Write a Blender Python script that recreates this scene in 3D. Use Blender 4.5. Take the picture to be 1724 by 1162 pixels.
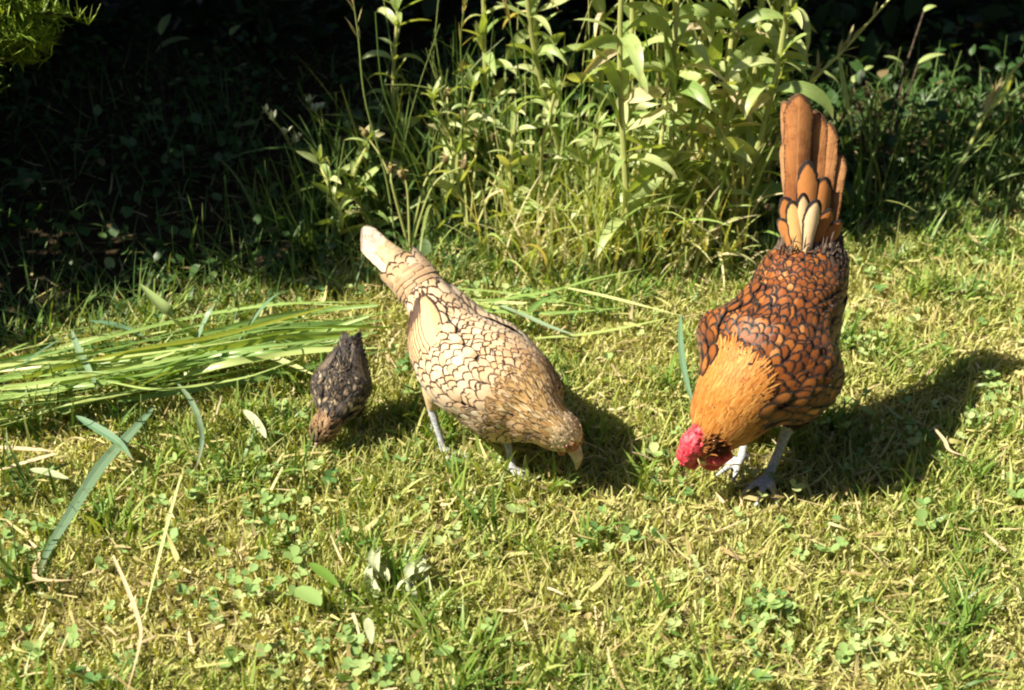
import bpy, bmesh, math, random
import numpy as np
from mathutils import Vector, Matrix as MX

# ---------------------------------------------------------------- scene, camera, light
C = bpy.context.scene
for o in list(bpy.data.objects):
    bpy.data.objects.remove(o)
R = math.radians
H, PITCH, FPX = 0.84, R(33), 50 / 36 * 1724

cam = bpy.data.cameras.new("camera")
cam.lens = 50; cam.sensor_width = 36; cam.clip_start = 0.05; cam.clip_end = 200
cam.dof.use_dof = True; cam.dof.focus_distance = 1.32; cam.dof.aperture_fstop = 8.0
camo = bpy.data.objects.new("camera", cam)
C.collection.objects.link(camo)
camo.location = (0, 0, H); camo.rotation_euler = (R(90) - PITCH, 0, 0)
C.camera = camo

SUN_EL = R(49); SDX, SDY = 1.0, 0.20            # horizontal travel of the sunlight
world = bpy.data.worlds.new("World"); C.world = world; world.use_nodes = True
nt = world.node_tree
sky = nt.nodes.new("ShaderNodeTexSky"); sky.sky_type = 'NISHITA'; sky.sun_disc = False
sky.sun_elevation = SUN_EL; sky.sun_rotation = math.atan2(-SDX, -SDY)
bg = nt.nodes["Background"]; bg.inputs[1].default_value = 0.05
nt.links.new(sky.outputs[0], bg.inputs[0])
sl = bpy.data.lights.new("sun", 'SUN'); sl.energy = 5.0; sl.angle = R(0.5); sl.color = (1.0, 0.90, 0.71)
so = bpy.data.objects.new("sun", sl); C.collection.objects.link(so)
so.location = (-3, 0, 4)
hd_ = Vector((SDX, SDY, 0)).normalized()
sdir = Vector((hd_.x * math.cos(SUN_EL), hd_.y * math.cos(SUN_EL), -math.sin(SUN_EL)))
so.rotation_euler = sdir.to_track_quat('-Z', 'Y').to_euler()
C.view_settings.view_transform = 'Standard'; C.view_settings.look = 'None'
C.view_settings.exposure = 1.25; C.view_settings.gamma = 1.0
C.cycles.pixel_filter_type = 'BLACKMAN_HARRIS'; C.cycles.filter_width = 2.1
C.cycles.max_bounces = 6; C.cycles.diffuse_bounces = 2; C.cycles.transparent_max_bounces = 4

rng = np.random.default_rng(7)
random.seed(7)

# ---------------------------------------------------------------- places read off the ground plan
def at(px, py, Y):
    v = (px - 862) / FPX; w = (581 - py) / FPX
    d = np.array([v, math.cos(PITCH) + w * math.sin(PITCH), -math.sin(PITCH) + w * math.cos(PITCH)])
    return np.array([0, 0, H]) + d * (Y / d[1])
def gz(px, py, z=0.0):
    v = (px - 862) / FPX; w = (581 - py) / FPX
    d = np.array([v, math.cos(PITCH) + w * math.sin(PITCH), -math.sin(PITCH) + w * math.cos(PITCH)])
    return np.array([0, 0, H]) + d * ((z - H) / d[2])

# ---------------------------------------------------------------- mesh helpers
def mesh_np(name, V, F, attrs=None, smooth=True):
    """V (n,3); F (m,4) quads; attrs: dict of (n,3) vectors"""
    me = bpy.data.meshes.new(name)
    V = np.asarray(V, np.float32); F = np.asarray(F, np.int32)
    me.vertices.add(len(V)); me.vertices.foreach_set("co", V.ravel())
    me.loops.add(F.size); me.loops.foreach_set("vertex_index", F.ravel())
    me.polygons.add(len(F))
    me.polygons.foreach_set("loop_start", np.arange(0, F.size, 4, dtype=np.int32))
    if smooth: me.polygons.foreach_set("use_smooth", np.ones(len(F), bool))
    for k, a in (attrs or {}).items():
        at_ = me.attributes.new(k, 'FLOAT_VECTOR', 'POINT')
        at_.data.foreach_set("vector", np.asarray(a, np.float32).ravel())
    me.update(calc_edges=True)
    return me

class MB:
    def __init__(s): s.V = []; s.F = []; s.A = []; s.n = 0
    def add(s, V, F, A):
        V = np.asarray(V).reshape(-1, 3); s.V.append(V); s.F.append(np.asarray(F).reshape(-1, 4) + s.n)
        s.A.append(np.asarray(A).reshape(-1, 3)); s.n += len(V)
    def grid(s, P, A):
        """P (N,S,M,3) patches of S rows, M columns; A same shape"""
        N, S, M, _ = P.shape
        i = np.arange(S * M).reshape(S, M)
        q = np.stack([i[:-1, :-1], i[:-1, 1:], i[1:, 1:], i[1:, :-1]], -1).reshape(-1, 4)
        F = (q[None] + (np.arange(N) * S * M)[:, None, None]).reshape(-1, 4)
        s.add(P.reshape(-1, 3), F, A.reshape(-1, 3))
    def tube(s, P, r, n=7, rnd=0.5):
        P = np.asarray(P, float); S = len(P); r = np.broadcast_to(r, (S,))
        T = np.gradient(P, axis=0); T /= np.linalg.norm(T, axis=1)[:, None] + 1e-9
        ref = np.array([0.31, -0.9, 0.28]); 
        B = np.cross(T, ref); B /= np.linalg.norm(B, axis=1)[:, None] + 1e-9; U = np.cross(B, T)
        a = np.linspace(0, 2 * np.pi, n + 1)
        G = P[:, None] + r[:, None, None] * (np.cos(a)[None, :, None] * U[:, None] + np.sin(a)[None, :, None] * B[:, None])
        A = np.zeros(G.shape); A[..., 0] = 0.6; A[..., 1] = np.linspace(0, 1, S)[:, None]; A[..., 2] = rnd
        s.grid(G[None], A[None])
    def build(s, name, mat, parent=None):
        me = mesh_np(name, np.concatenate(s.V), np.concatenate(s.F), {'fuv': np.concatenate(s.A)})
        return link(name, me, mat, parent)

def link(name, me, mat, parent=None):
    o = bpy.data.objects.new(name, me); C.collection.objects.link(o)
    for m in (mat if isinstance(mat, (list, tuple)) else [mat]): me.materials.append(m)
    if parent is not None:
        o.parent = parent
        o.location = -wloc(parent)
    return o
def wloc(o):
    return o.location + (wloc(o.parent) if o.parent else Vector((0, 0, 0)))
def empty(name, loc, label=None, cat=None, group=None):
    o = bpy.data.objects.new(name, None); C.collection.objects.link(o)
    o.location = tuple(float(x) for x in loc); o.empty_display_size = 0.02
    tag(o, label, cat, group); return o
def tag(o, label=None, cat=None, group=None, kind=None):
    if label: o['label'] = label
    if cat: o['category'] = cat
    if group: o['group'] = group
    if kind: o['kind'] = kind
    return o

def catmull(P, n):
    P = np.asarray(P, float); k = len(P)
    Q = np.vstack([2 * P[0] - P[1], P, 2 * P[-1] - P[-2]])
    t = np.linspace(0, k - 1, n); i = np.minimum(t.astype(int), k - 2); f = (t - i)[:, None]
    a, b, c, d = Q[i], Q[i + 1], Q[i + 2], Q[i + 3]
    return 0.5 * (2 * b + (c - a) * f + (2 * a - 5 * b + 4 * c - d) * f**2 + (3 * b - a - 3 * c + d) * f**3)

def blades(mb, base, az, L, wid, th0, bend, S=4, taper=1.0, fold=0.0, rnd=None, twist=0.0, lance=False, tipw=0.12):
    """strips bending over from the vertical"""
    base = np.asarray(base, float); N = len(base)
    az, L, wid, th0, bend, twist = [np.broadcast_to(np.asarray(x, float), (N,)) for x in (az, L, wid, th0, bend, twist)]
    t = np.linspace(0, 1, S + 1); tm = (t[:-1] + t[1:]) / 2
    th = th0[:, None] + bend[:, None] * tm[None]
    d = np.stack([np.sin(th) * np.cos(az)[:, None], np.sin(th) * np.sin(az)[:, None], np.cos(th)], -1) * (L / S)[:, None, None]
    P = base[:, None] + np.concatenate([np.zeros((N, 1, 3)), np.cumsum(d, 1)], 1)
    th = th0[:, None] + bend[:, None] * t[None]
    side = np.stack([-np.sin(az), np.cos(az), 0 * az], -1)[:, None] * np.ones((1, S + 1, 1))
    nrm = np.stack([-np.cos(th) * np.cos(az)[:, None], -np.cos(th) * np.sin(az)[:, None], np.sin(th)], -1)
    tw = twist[:, None] * (0.3 + t[None]); c, s_ = np.cos(tw)[..., None], np.sin(tw)[..., None]
    side, nrm = side * c + nrm * s_, nrm * c - side * s_
    if lance: prof = np.clip(np.sin(np.pi * np.clip(t, 0, 1) ** 0.8), 0, 1) ** 0.8 * 0.97 + 0.03
    else: prof = 1 - (1 - tipw) * t ** (1.0 / max(taper, 1e-3) * 2.0)
    w = wid[:, None] * prof[None] * 0.5
    if rnd is None: rnd = rng.random(N)
    cols = [-1, 0, 1] if fold else [-1, 1]
    G = np.stack([P + side * (x * w)[..., None] + nrm * (fold * abs(x) * w)[..., None] for x in cols], 2)
    A = np.zeros(G.shape)
    for k, x in enumerate(cols): A[:, :, k, 0] = x
    A[..., 1] = t[None, :, None]; A[..., 2] = np.asarray(rnd)[:, None, None]
    mb.grid(G, A)
    return P

def ribbon(mb, path, wid, n=14, roll=0.0, rnd=0.5, fold=0.15, prof='blade'):
    """one strip laid along a path; roll tilts its flat side off the horizontal"""
    P = catmull(path, n); t = np.linspace(0, 1, n)
    T = np.gradient(P, axis=0); T /= np.linalg.norm(T, axis=1)[:, None]
    up = np.array([0, 0, 1.0]); side = np.cross(T, up)
    bad = np.linalg.norm(side, axis=1) < 0.25
    side[bad] = np.array([1.0, 0, 0]); side /= np.linalg.norm(side, axis=1)[:, None]
    nr = np.cross(side, T); rr = (roll if np.ndim(roll) else np.full(n, roll))[:, None]
    side, nr = side * np.cos(rr) + nr * np.sin(rr), nr * np.cos(rr) - side * np.sin(rr)
    if prof == 'blade': w = wid * (0.55 + 0.45 * np.minimum(1, t * 4)) * np.clip((1 - t) * 2.2, 0.06, 1) ** 0.7
    elif prof == 'leaf': w = wid * (np.sin(np.pi * t ** 0.75) ** 0.75 * 0.96 + 0.04)
    else: w = wid * np.ones(n)
    G = np.stack([P + side * (x * w / 2)[:, None] + nr * (fold * abs(x) * w / 2)[:, None] for x in (-1, -.5, 0, .5, 1)], 1)
    A = np.zeros(G.shape); A[..., 0] = np.array([-1, -.5, 0, .5, 1])[None]; A[..., 1] = t[:, None]; A[..., 2] = rnd
    mb.grid(G[None], A[None])

def n2(x, y, sc, seed=0):
    """cheap smooth noise in -1..1"""
    r = np.random.default_rng(seed); o = 0
    for k in range(6):
        a = r.uniform(0, 2 * np.pi); f = sc * r.uniform(0.6, 1.7); o = o + np.sin(f * (x * np.cos(a) + y * np.sin(a)) * 6.28 + r.uniform(0, 6.28))
    return o / 3.2

# ---------------------------------------------------------------- materials
def mat(name):
    m = bpy.data.materials.new(name); m.use_nodes = True
    return m, m.node_tree, m.node_tree.nodes, m.node_tree.links
def ramp(N, stops, interp='LINEAR'):
    r = N.new("ShaderNodeValToRGB"); r.color_ramp.interpolation = interp
    e = r.color_ramp.elements
    while len(e) < len(stops): e.new(0.5)
    for el, (p, c) in zip(e, stops): el.position = p; el.color = (*c, 1)
    return r
def mth(N, L, op, a, b=None, c=None):
    m = N.new("ShaderNodeMath"); m.operation = op
    for i, x in enumerate((a, b, c)):
        if x is None: continue
        if isinstance(x, (int, float)): m.inputs[i].default_value = x
        else: L.new(x, m.inputs[i])
    return m.outputs[0]
def mix(N, L, f, a, b, bt='MIX'):
    m = N.new("ShaderNodeMix"); m.data_type = 'RGBA'; m.blend_type = bt
    for i, x in ((0, f), (6, a), (7, b)):
        if isinstance(x, (int, float)): m.inputs[i].default_value = x
        elif isinstance(x, tuple): m.inputs[i].default_value = (*x, 1)
        else: L.new(x, m.inputs[i])
    return m.outputs[2]
def sstep(N, L, v, a, b):
    m = N.new("ShaderNodeMapRange"); m.interpolation_type = 'SMOOTHSTEP'
    L.new(v, m.inputs[0]); m.inputs[1].default_value = a; m.inputs[2].default_value = b
    return m.outputs[0]
def attr(N, L):
    a = N.new("ShaderNodeAttribute"); a.attribute_name = 'fuv'
    s = N.new("ShaderNodeSeparateXYZ"); L.new(a.outputs['Vector'], s.inputs[0])
    return s.outputs[0], s.outputs[1], s.outputs[2], a.outputs['Vector']

def blade_mat(name, stops, transl=0.35, rough=0.45, tip=None, patch=None, rib=None, spec=0.35, tcol=(1.25, 1.15, 0.35), blotch=0.0, veins=0.0):
    m, t, N, L = mat(name); x, y, r, vec = attr(N, L)
    col = ramp(N, stops); L.new(r, col.inputs[0]); c = col.outputs[0]
    g = N.new("ShaderNodeNewGeometry")
    if patch:
        nz = N.new("ShaderNodeTexNoise"); nz.inputs['Scale'].default_value = patch[0]; nz.inputs['Detail'].default_value = 3
        L.new(g.outputs['Position'], nz.inputs['Vector'])
        f = sstep(N, L, nz.outputs[0], 0.45, 0.62)
        c = mix(N, L, mth(N, L, 'MULTIPLY', f, patch[2]), c, patch[1])
    if blotch:
        nz = N.new("ShaderNodeTexNoise"); nz.inputs['Scale'].default_value = 90; nz.inputs['Detail'].default_value = 4
        L.new(g.outputs['Position'], nz.inputs['Vector'])
        c = mix(N, L, mth(N, L, 'MULTIPLY', sstep(N, L, nz.outputs[0], 0.5, 0.7), blotch), c, (0.20, 0.13, 0.05))
    if veins:
        vv = mth(N, L, 'SINE', mth(N, L, 'MULTIPLY', x, 17.0)); nz = N.new("ShaderNodeTexNoise"); nz.inputs['Scale'].default_value = 45; nz.inputs['Detail'].default_value = 4
        L.new(g.outputs['Position'], nz.inputs['Vector'])
        c = mix(N, L, mth(N, L, 'MULTIPLY', sstep(N, L, mth(N, L, 'ADD', vv, mth(N, L, 'MULTIPLY', nz.outputs[0], 2.0)), 0.6, 1.8), veins), c, mix(N, L, 1.0, c, (1.55, 1.45, 1.3), 'MULTIPLY'))
        c = mix(N, L, mth(N, L, 'MULTIPLY', sstep(N, L, nz.outputs[0], 0.55, 0.75), veins), c, mix(N, L, 1.0, c, (0.6, 0.55, 0.4), 'MULTIPLY'))
    if tip: c = mix(N, L, mth(N, L, 'MULTIPLY', sstep(N, L, y, 0.8, 1.0), tip[1]), c, tip[0])
    if rib:
        ax = mth(N, L, 'ABSOLUTE', x)
        c = mix(N, L, mth(N, L, 'MULTIPLY', sstep(N, L, ax, 0.16, 0.02), 0.5), c, rib)
    p = N["Principled BSDF"]; L.new(c, p.inputs['Base Color']); p.inputs['Roughness'].default_value = rough
    p.inputs['Specular IOR Level'].default_value = spec
    tr = N.new("ShaderNodeBsdfTranslucent")
    L.new(mix(N, L, 1.0, c, tcol, 'MULTIPLY'), tr.inputs[0])
    ms = N.new("ShaderNodeMixShader"); ms.inputs[0].default_value = transl
    L.new(p.outputs[0], ms.inputs[1]); L.new(tr.outputs[0], ms.inputs[2])
    L.new(ms.outputs[0], N["Material Output"].inputs[0])
    return m

def feather_mat(name, stops, lace, e0, e1, base_dark=None, edge_amt=1.0, streak=0.35, rough=0.62, shaft=None, edge_noise=0.08, sheen=0.15, mottle=0.0):
    m, t, N, L = mat(name); x, y, r, vec = attr(N, L)
    col = ramp(N, stops); L.new(r, col.inputs[0]); c = col.outputs[0]
    ax = mth(N, L, 'ABSOLUTE', x)
    yy = mth(N, L, 'MAXIMUM', mth(N, L, 'MULTIPLY', mth(N, L, 'SUBTRACT', y, 0.5), 2.0), 0.0)
    rad = mth(N, L, 'SQRT', mth(N, L, 'ADD', mth(N, L, 'MULTIPLY', x, x), mth(N, L, 'MULTIPLY', yy, yy)))
    # barbs: fine streaks fanning off the shaft
    cb = N.new("ShaderNodeCombineXYZ")
    L.new(mth(N, L, 'MULTIPLY', mth(N, L, 'SUBTRACT', mth(N, L, 'MULTIPLY', y, 2.4), mth(N, L, 'MULTIPLY', ax, 0.9)), 9.0), cb.inputs[0])
    L.new(mth(N, L, 'MULTIPLY', r, 53.0), cb.inputs[1]); L.new(mth(N, L, 'MULTIPLY', x, 0.8), cb.inputs[2])
    nz = N.new("ShaderNodeTexNoise"); nz.inputs['Scale'].default_value = 1.6; nz.inputs['Detail'].default_value = 3; L.new(cb.outputs[0], nz.inputs['Vector'])
    st = sstep(N, L, nz.outputs[0], 0.35, 0.7)
    dk = mix(N, L, 1.0, c, (0.62, 0.56, 0.5), 'MULTIPLY')
    c = mix(N, L, mth(N, L, 'MULTIPLY', st, streak), c, dk)
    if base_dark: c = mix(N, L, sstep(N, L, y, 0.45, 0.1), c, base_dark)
    if shaft: c = mix(N, L, sstep(N, L, ax, 0.07, 0.02), c, shaft)
    if mottle:
        g0 = N.new("ShaderNodeNewGeometry"); n4 = N.new("ShaderNodeTexNoise"); n4.inputs['Scale'].default_value = 70; n4.inputs['Detail'].default_value = 8; n4.inputs['Roughness'].default_value = 0.75
        L.new(g0.outputs['Position'], n4.inputs['Vector'])
        c = mix(N, L, mth(N, L, 'MULTIPLY', sstep(N, L, n4.outputs[0], 0.42, 0.68), mottle), c, mix(N, L, 1.0, c, (0.42, 0.30, 0.24), 'MULTIPLY'))
    if lace:
        g = N.new("ShaderNodeNewGeometry"); n3 = N.new("ShaderNodeTexNoise"); n3.inputs['Scale'].default_value = 480; n3.inputs['Detail'].default_value = 3
        L.new(g.outputs['Position'], n3.inputs['Vector'])
        rd = mth(N, L, 'ADD', rad, mth(N, L, 'MULTIPLY', mth(N, L, 'SUBTRACT', n3.outputs[0], 0.5), edge_noise * 2))
        rd = mth(N, L, 'ADD', rd, mth(N, L, 'MULTIPLY', mth(N, L, 'SUBTRACT', r, 0.5), 0.08))
        c = mix(N, L, mth(N, L, 'MULTIPLY', sstep(N, L, rd, e0, e1), edge_amt), c, lace)
    p = N["Principled BSDF"]; L.new(c, p.inputs['Base Color']); p.inputs['Roughness'].default_value = rough
    p.inputs['Specular IOR Level'].default_value = 0.25; p.inputs['Sheen Weight'].default_value = sheen
    bp = N.new("ShaderNodeBump"); bp.inputs['Strength'].default_value = 0.25; bp.inputs['Distance'].default_value = 0.001
    L.new(nz.outputs[0], bp.inputs['Height']); L.new(bp.outputs[0], p.inputs['Normal'])
    return m

def noise_mat(name, c0, c1, scale=40, rough=0.7, bump=0.3, spec=0.3, dist=0.002, lo=0.35, hi=0.65, sss=0.0):
    m, t, N, L = mat(name); g = N.new("ShaderNodeNewGeometry")
    nz = N.new("ShaderNodeTexNoise"); nz.inputs['Scale'].default_value = scale; nz.inputs['Detail'].default_value = 6
    L.new(g.outputs['Position'], nz.inputs['Vector'])
    p = N["Principled BSDF"]; L.new(mix(N, L, sstep(N, L, nz.outputs[0], lo, hi), c0, c1), p.inputs['Base Color'])
    p.inputs['Roughness'].default_value = rough; p.inputs['Specular IOR Level'].default_value = spec
    if sss:
        p.inputs['Subsurface Weight'].default_value = sss; p.inputs['Subsurface Radius'].default_value = (0.004, 0.001, 0.001); p.inputs['Subsurface Scale'].default_value = 1.0
    bp = N.new("ShaderNodeBump"); bp.inputs['Strength'].default_value = bump; bp.inputs['Distance'].default_value = dist
    L.new(nz.outputs[0], bp.inputs['Height']); L.new(bp.outputs[0], p.inputs['Normal'])
    return m

M = {}
M['soil'] = noise_mat('soil', (0.018, 0.012, 0.008), (0.045, 0.032, 0.018), 60, 0.95, 0.8, 0.1, 0.01)
M['thatch'] = noise_mat('lawn_thatch', (0.10, 0.085, 0.035), (0.26, 0.22, 0.10), 140, 0.95, 0.8, 0.1, 0.004)
M['lawn'] = blade_mat('lawn_blades', [(0, (0.09, 0.19, 0.03)), (0.25, (0.20, 0.31, 0.06)), (0.5, (0.39, 0.44, 0.115)), (0.75, (0.56, 0.55, 0.23)), (1, (0.66, 0.57, 0.36))],
                      0.30, 0.5, tip=((0.62, 0.52, 0.26), 0.5), patch=(9.0, (0.48, 0.49, 0.18), 0.5))
M['straw'] = blade_mat('straw', [(0, (0.30, 0.22, 0.10)), (0.4, (0.44, 0.42, 0.16)), (0.75, (0.52, 0.47, 0.22)), (1, (0.56, 0.44, 0.30))], 0.2, 0.6)
M['tuft'] = blade_mat('tuft_blades', [(0, (0.07, 0.17, 0.03)), (0.5, (0.20, 0.33, 0.06)), (1, (0.42, 0.48, 0.15))], 0.35, 0.4, tip=((0.5, 0.42, 0.2), 0.4))
M['clover'] = blade_mat('clover_leaves', [(0, (0.11, 0.23, 0.07)), (0.5, (0.26, 0.39, 0.13)), (1, (0.42, 0.50, 0.22))], 0.25, 0.55, spec=0.25)
M['cut_green'] = blade_mat('cut_grass_green', [(0, (0.08, 0.19, 0.05)), (0.35, (0.20, 0.34, 0.09)), (0.7, (0.38, 0.48, 0.18)), (1, (0.56, 0.60, 0.32))], 0.3, 0.38, rib=(0.5, 0.52, 0.28), spec=0.5, veins=0.8)
M['cut_blue'] = blade_mat('blue_green_blade', [(0, (0.06, 0.15, 0.09)), (0.5, (0.13, 0.24, 0.15)), (1, (0.27, 0.37, 0.26))], 0.25, 0.4, rib=(0.35, 0.45, 0.33), spec=0.5, veins=0.8, tip=((0.30, 0.20, 0.10), 0.5))
M['dry'] = blade_mat('dry_blade', [(0, (0.42, 0.28, 0.14)), (0.5, (0.58, 0.42, 0.26)), (1, (0.66, 0.56, 0.38))], 0.2, 0.6)
M['bleached'] = blade_mat('bleached_leaf', [(0, (0.30, 0.37, 0.22)), (1, (0.46, 0.50, 0.34))], 0.2, 0.55, veins=0.7)
M['plant_leaf'] = blade_mat('plant_leaf', [(0, (0.15, 0.27, 0.06)), (0.5, (0.34, 0.46, 0.17)), (0.85, (0.52, 0.58, 0.30)), (1, (0.64, 0.55, 0.38))], 0.38, 0.42, rib=(0.42, 0.46, 0.22), tip=((0.5, 0.36, 0.2), 0.35), spec=0.6, blotch=0.25, veins=0.4)
M['plant_stem'] = blade_mat('plant_stem', [(0, (0.28, 0.32, 0.10)), (1, (0.46, 0.47, 0.18))], 0.05, 0.5)
M['shaded_stem'] = blade_mat('shaded_stem', [(0, (0.07, 0.13, 0.03)), (1, (0.20, 0.26, 0.08))], 0.1, 0.5)  # darker stem copy for shaded stalks, shade put into the colour
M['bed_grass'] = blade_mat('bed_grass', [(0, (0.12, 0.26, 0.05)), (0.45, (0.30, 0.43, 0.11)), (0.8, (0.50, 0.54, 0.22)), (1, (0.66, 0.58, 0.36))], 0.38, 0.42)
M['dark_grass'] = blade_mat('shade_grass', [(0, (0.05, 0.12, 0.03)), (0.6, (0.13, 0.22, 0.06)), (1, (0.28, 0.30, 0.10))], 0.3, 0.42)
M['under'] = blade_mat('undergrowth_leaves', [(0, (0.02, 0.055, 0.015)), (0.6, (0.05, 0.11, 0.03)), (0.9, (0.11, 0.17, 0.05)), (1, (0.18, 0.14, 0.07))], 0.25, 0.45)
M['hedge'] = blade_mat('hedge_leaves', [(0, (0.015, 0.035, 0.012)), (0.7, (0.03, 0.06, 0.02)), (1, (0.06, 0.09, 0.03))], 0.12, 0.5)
M['bark'] = noise_mat('bark', (0.03, 0.022, 0.015), (0.08, 0.06, 0.04), 120, 0.9, 0.6)
M['fern'] = blade_mat('feathery_foliage', [(0, (0.12, 0.22, 0.03)), (0.6, (0.24, 0.36, 0.05)), (1, (0.36, 0.44, 0.08))], 0.35, 0.5)
M['seed'] = blade_mat('seed_head', [(0, (0.32, 0.28, 0.12)), (0.5, (0.45, 0.40, 0.20)), (1, (0.55, 0.45, 0.28))], 0.3, 0.6)
M['withered'] = noise_mat('withered_flower', (0.10, 0.07, 0.028), (0.24, 0.19, 0.08), 300, 0.8, 0.5)
M['petal'] = blade_mat('white_petal', [(0, (0.34, 0.40, 0.24)), (1, (0.52, 0.55, 0.40))], 0.3, 0.6, tcol=(1, 1, 0.9))

# ---------------------------------------------------------------- ground
def struct(name, V, F, m):
    me = bpy.data.meshes.new(name); me.from_pydata(V, [], F); me.update()
    return tag(link(name, me, m), kind='structure')
xs = np.concatenate([np.linspace(-30, -3, 10), np.linspace(-2.6, 2.6, 105), np.linspace(3, 30, 10)])
ys = np.concatenate([np.linspace(-30, -1, 8), np.linspace(-0.6, 3.4, 81), np.linspace(4, 40, 10)])
XX, YY = np.meshgrid(xs, ys)
def ground_z(x, y):
    near = np.clip(1.2 - np.maximum(np.abs(x) / 3, np.abs(y - 1.3) / 2.5), 0, 1)
    return (n2(x, y, 1.3, 3) * 0.004 + n2(x, y, 4.0, 4) * 0.002) * near - 0.004
ZZ = ground_z(XX, YY)
i = np.arange(XX.size).reshape(XX.shape)
gm = mesh_np('ground', np.stack([XX, YY, ZZ], -1).reshape(-1, 3), np.stack([i[:-1, :-1], i[:-1, 1:], i[1:, 1:], i[1:, :-1]], -1).reshape(-1, 4))
tag(link('ground', gm, M['soil']), kind='structure')

EDGE = np.array([(-3, 0.95), (-1.2, 1.10), (-0.75, 1.22), (-0.53, 1.29), (-0.36, 1.36), (-0.2, 1.46), (0, 1.49), (0.3, 1.51), (0.45, 1.54), (0.62, 1.62), (0.9, 1.70), (3, 1.9)])
def edge(x): return np.interp(x, EDGE[:, 0], EDGE[:, 1])

us = np.linspace(-6, 6, 241); vs = np.linspace(0, 1, 90)
LX = us[None, :] * np.ones((90, 1)); LY = -4 + (edge(us) + 0.01 * n2(us, us, 3.1, 8) + 4)[None, :] * (vs ** 0.6)[:, None]
LZ = ground_z(LX, LY) + 0.0035; i = np.arange(LX.size).reshape(LX.shape)
lm = mesh_np('lawn', np.stack([LX, LY, LZ], -1).reshape(-1, 3), np.stack([i[:-1, :-1], i[:-1, 1:], i[1:, 1:], i[1:, :-1]], -1).reshape(-1, 4))
tag(link('lawn', lm, M['thatch']), kind='structure')

def scatter(n, x0, x1, y0, y1, ok):
    P = np.zeros((0, 2))
    while len(P) < n:
        q = np.stack([rng.uniform(x0, x1, n), rng.uniform(y0, y1, n)], -1)
        P = np.vstack([P, q[ok(q[:, 0], q[:, 1])]])
    P = P[:n]; return np.column_stack([P, ground_z(P[:, 0], P[:, 1])])

def greenness(x, y):
    return n2(x, y, 2.2, 11) * 0.6 + n2(x, y, 7, 12) * 0.5

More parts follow.
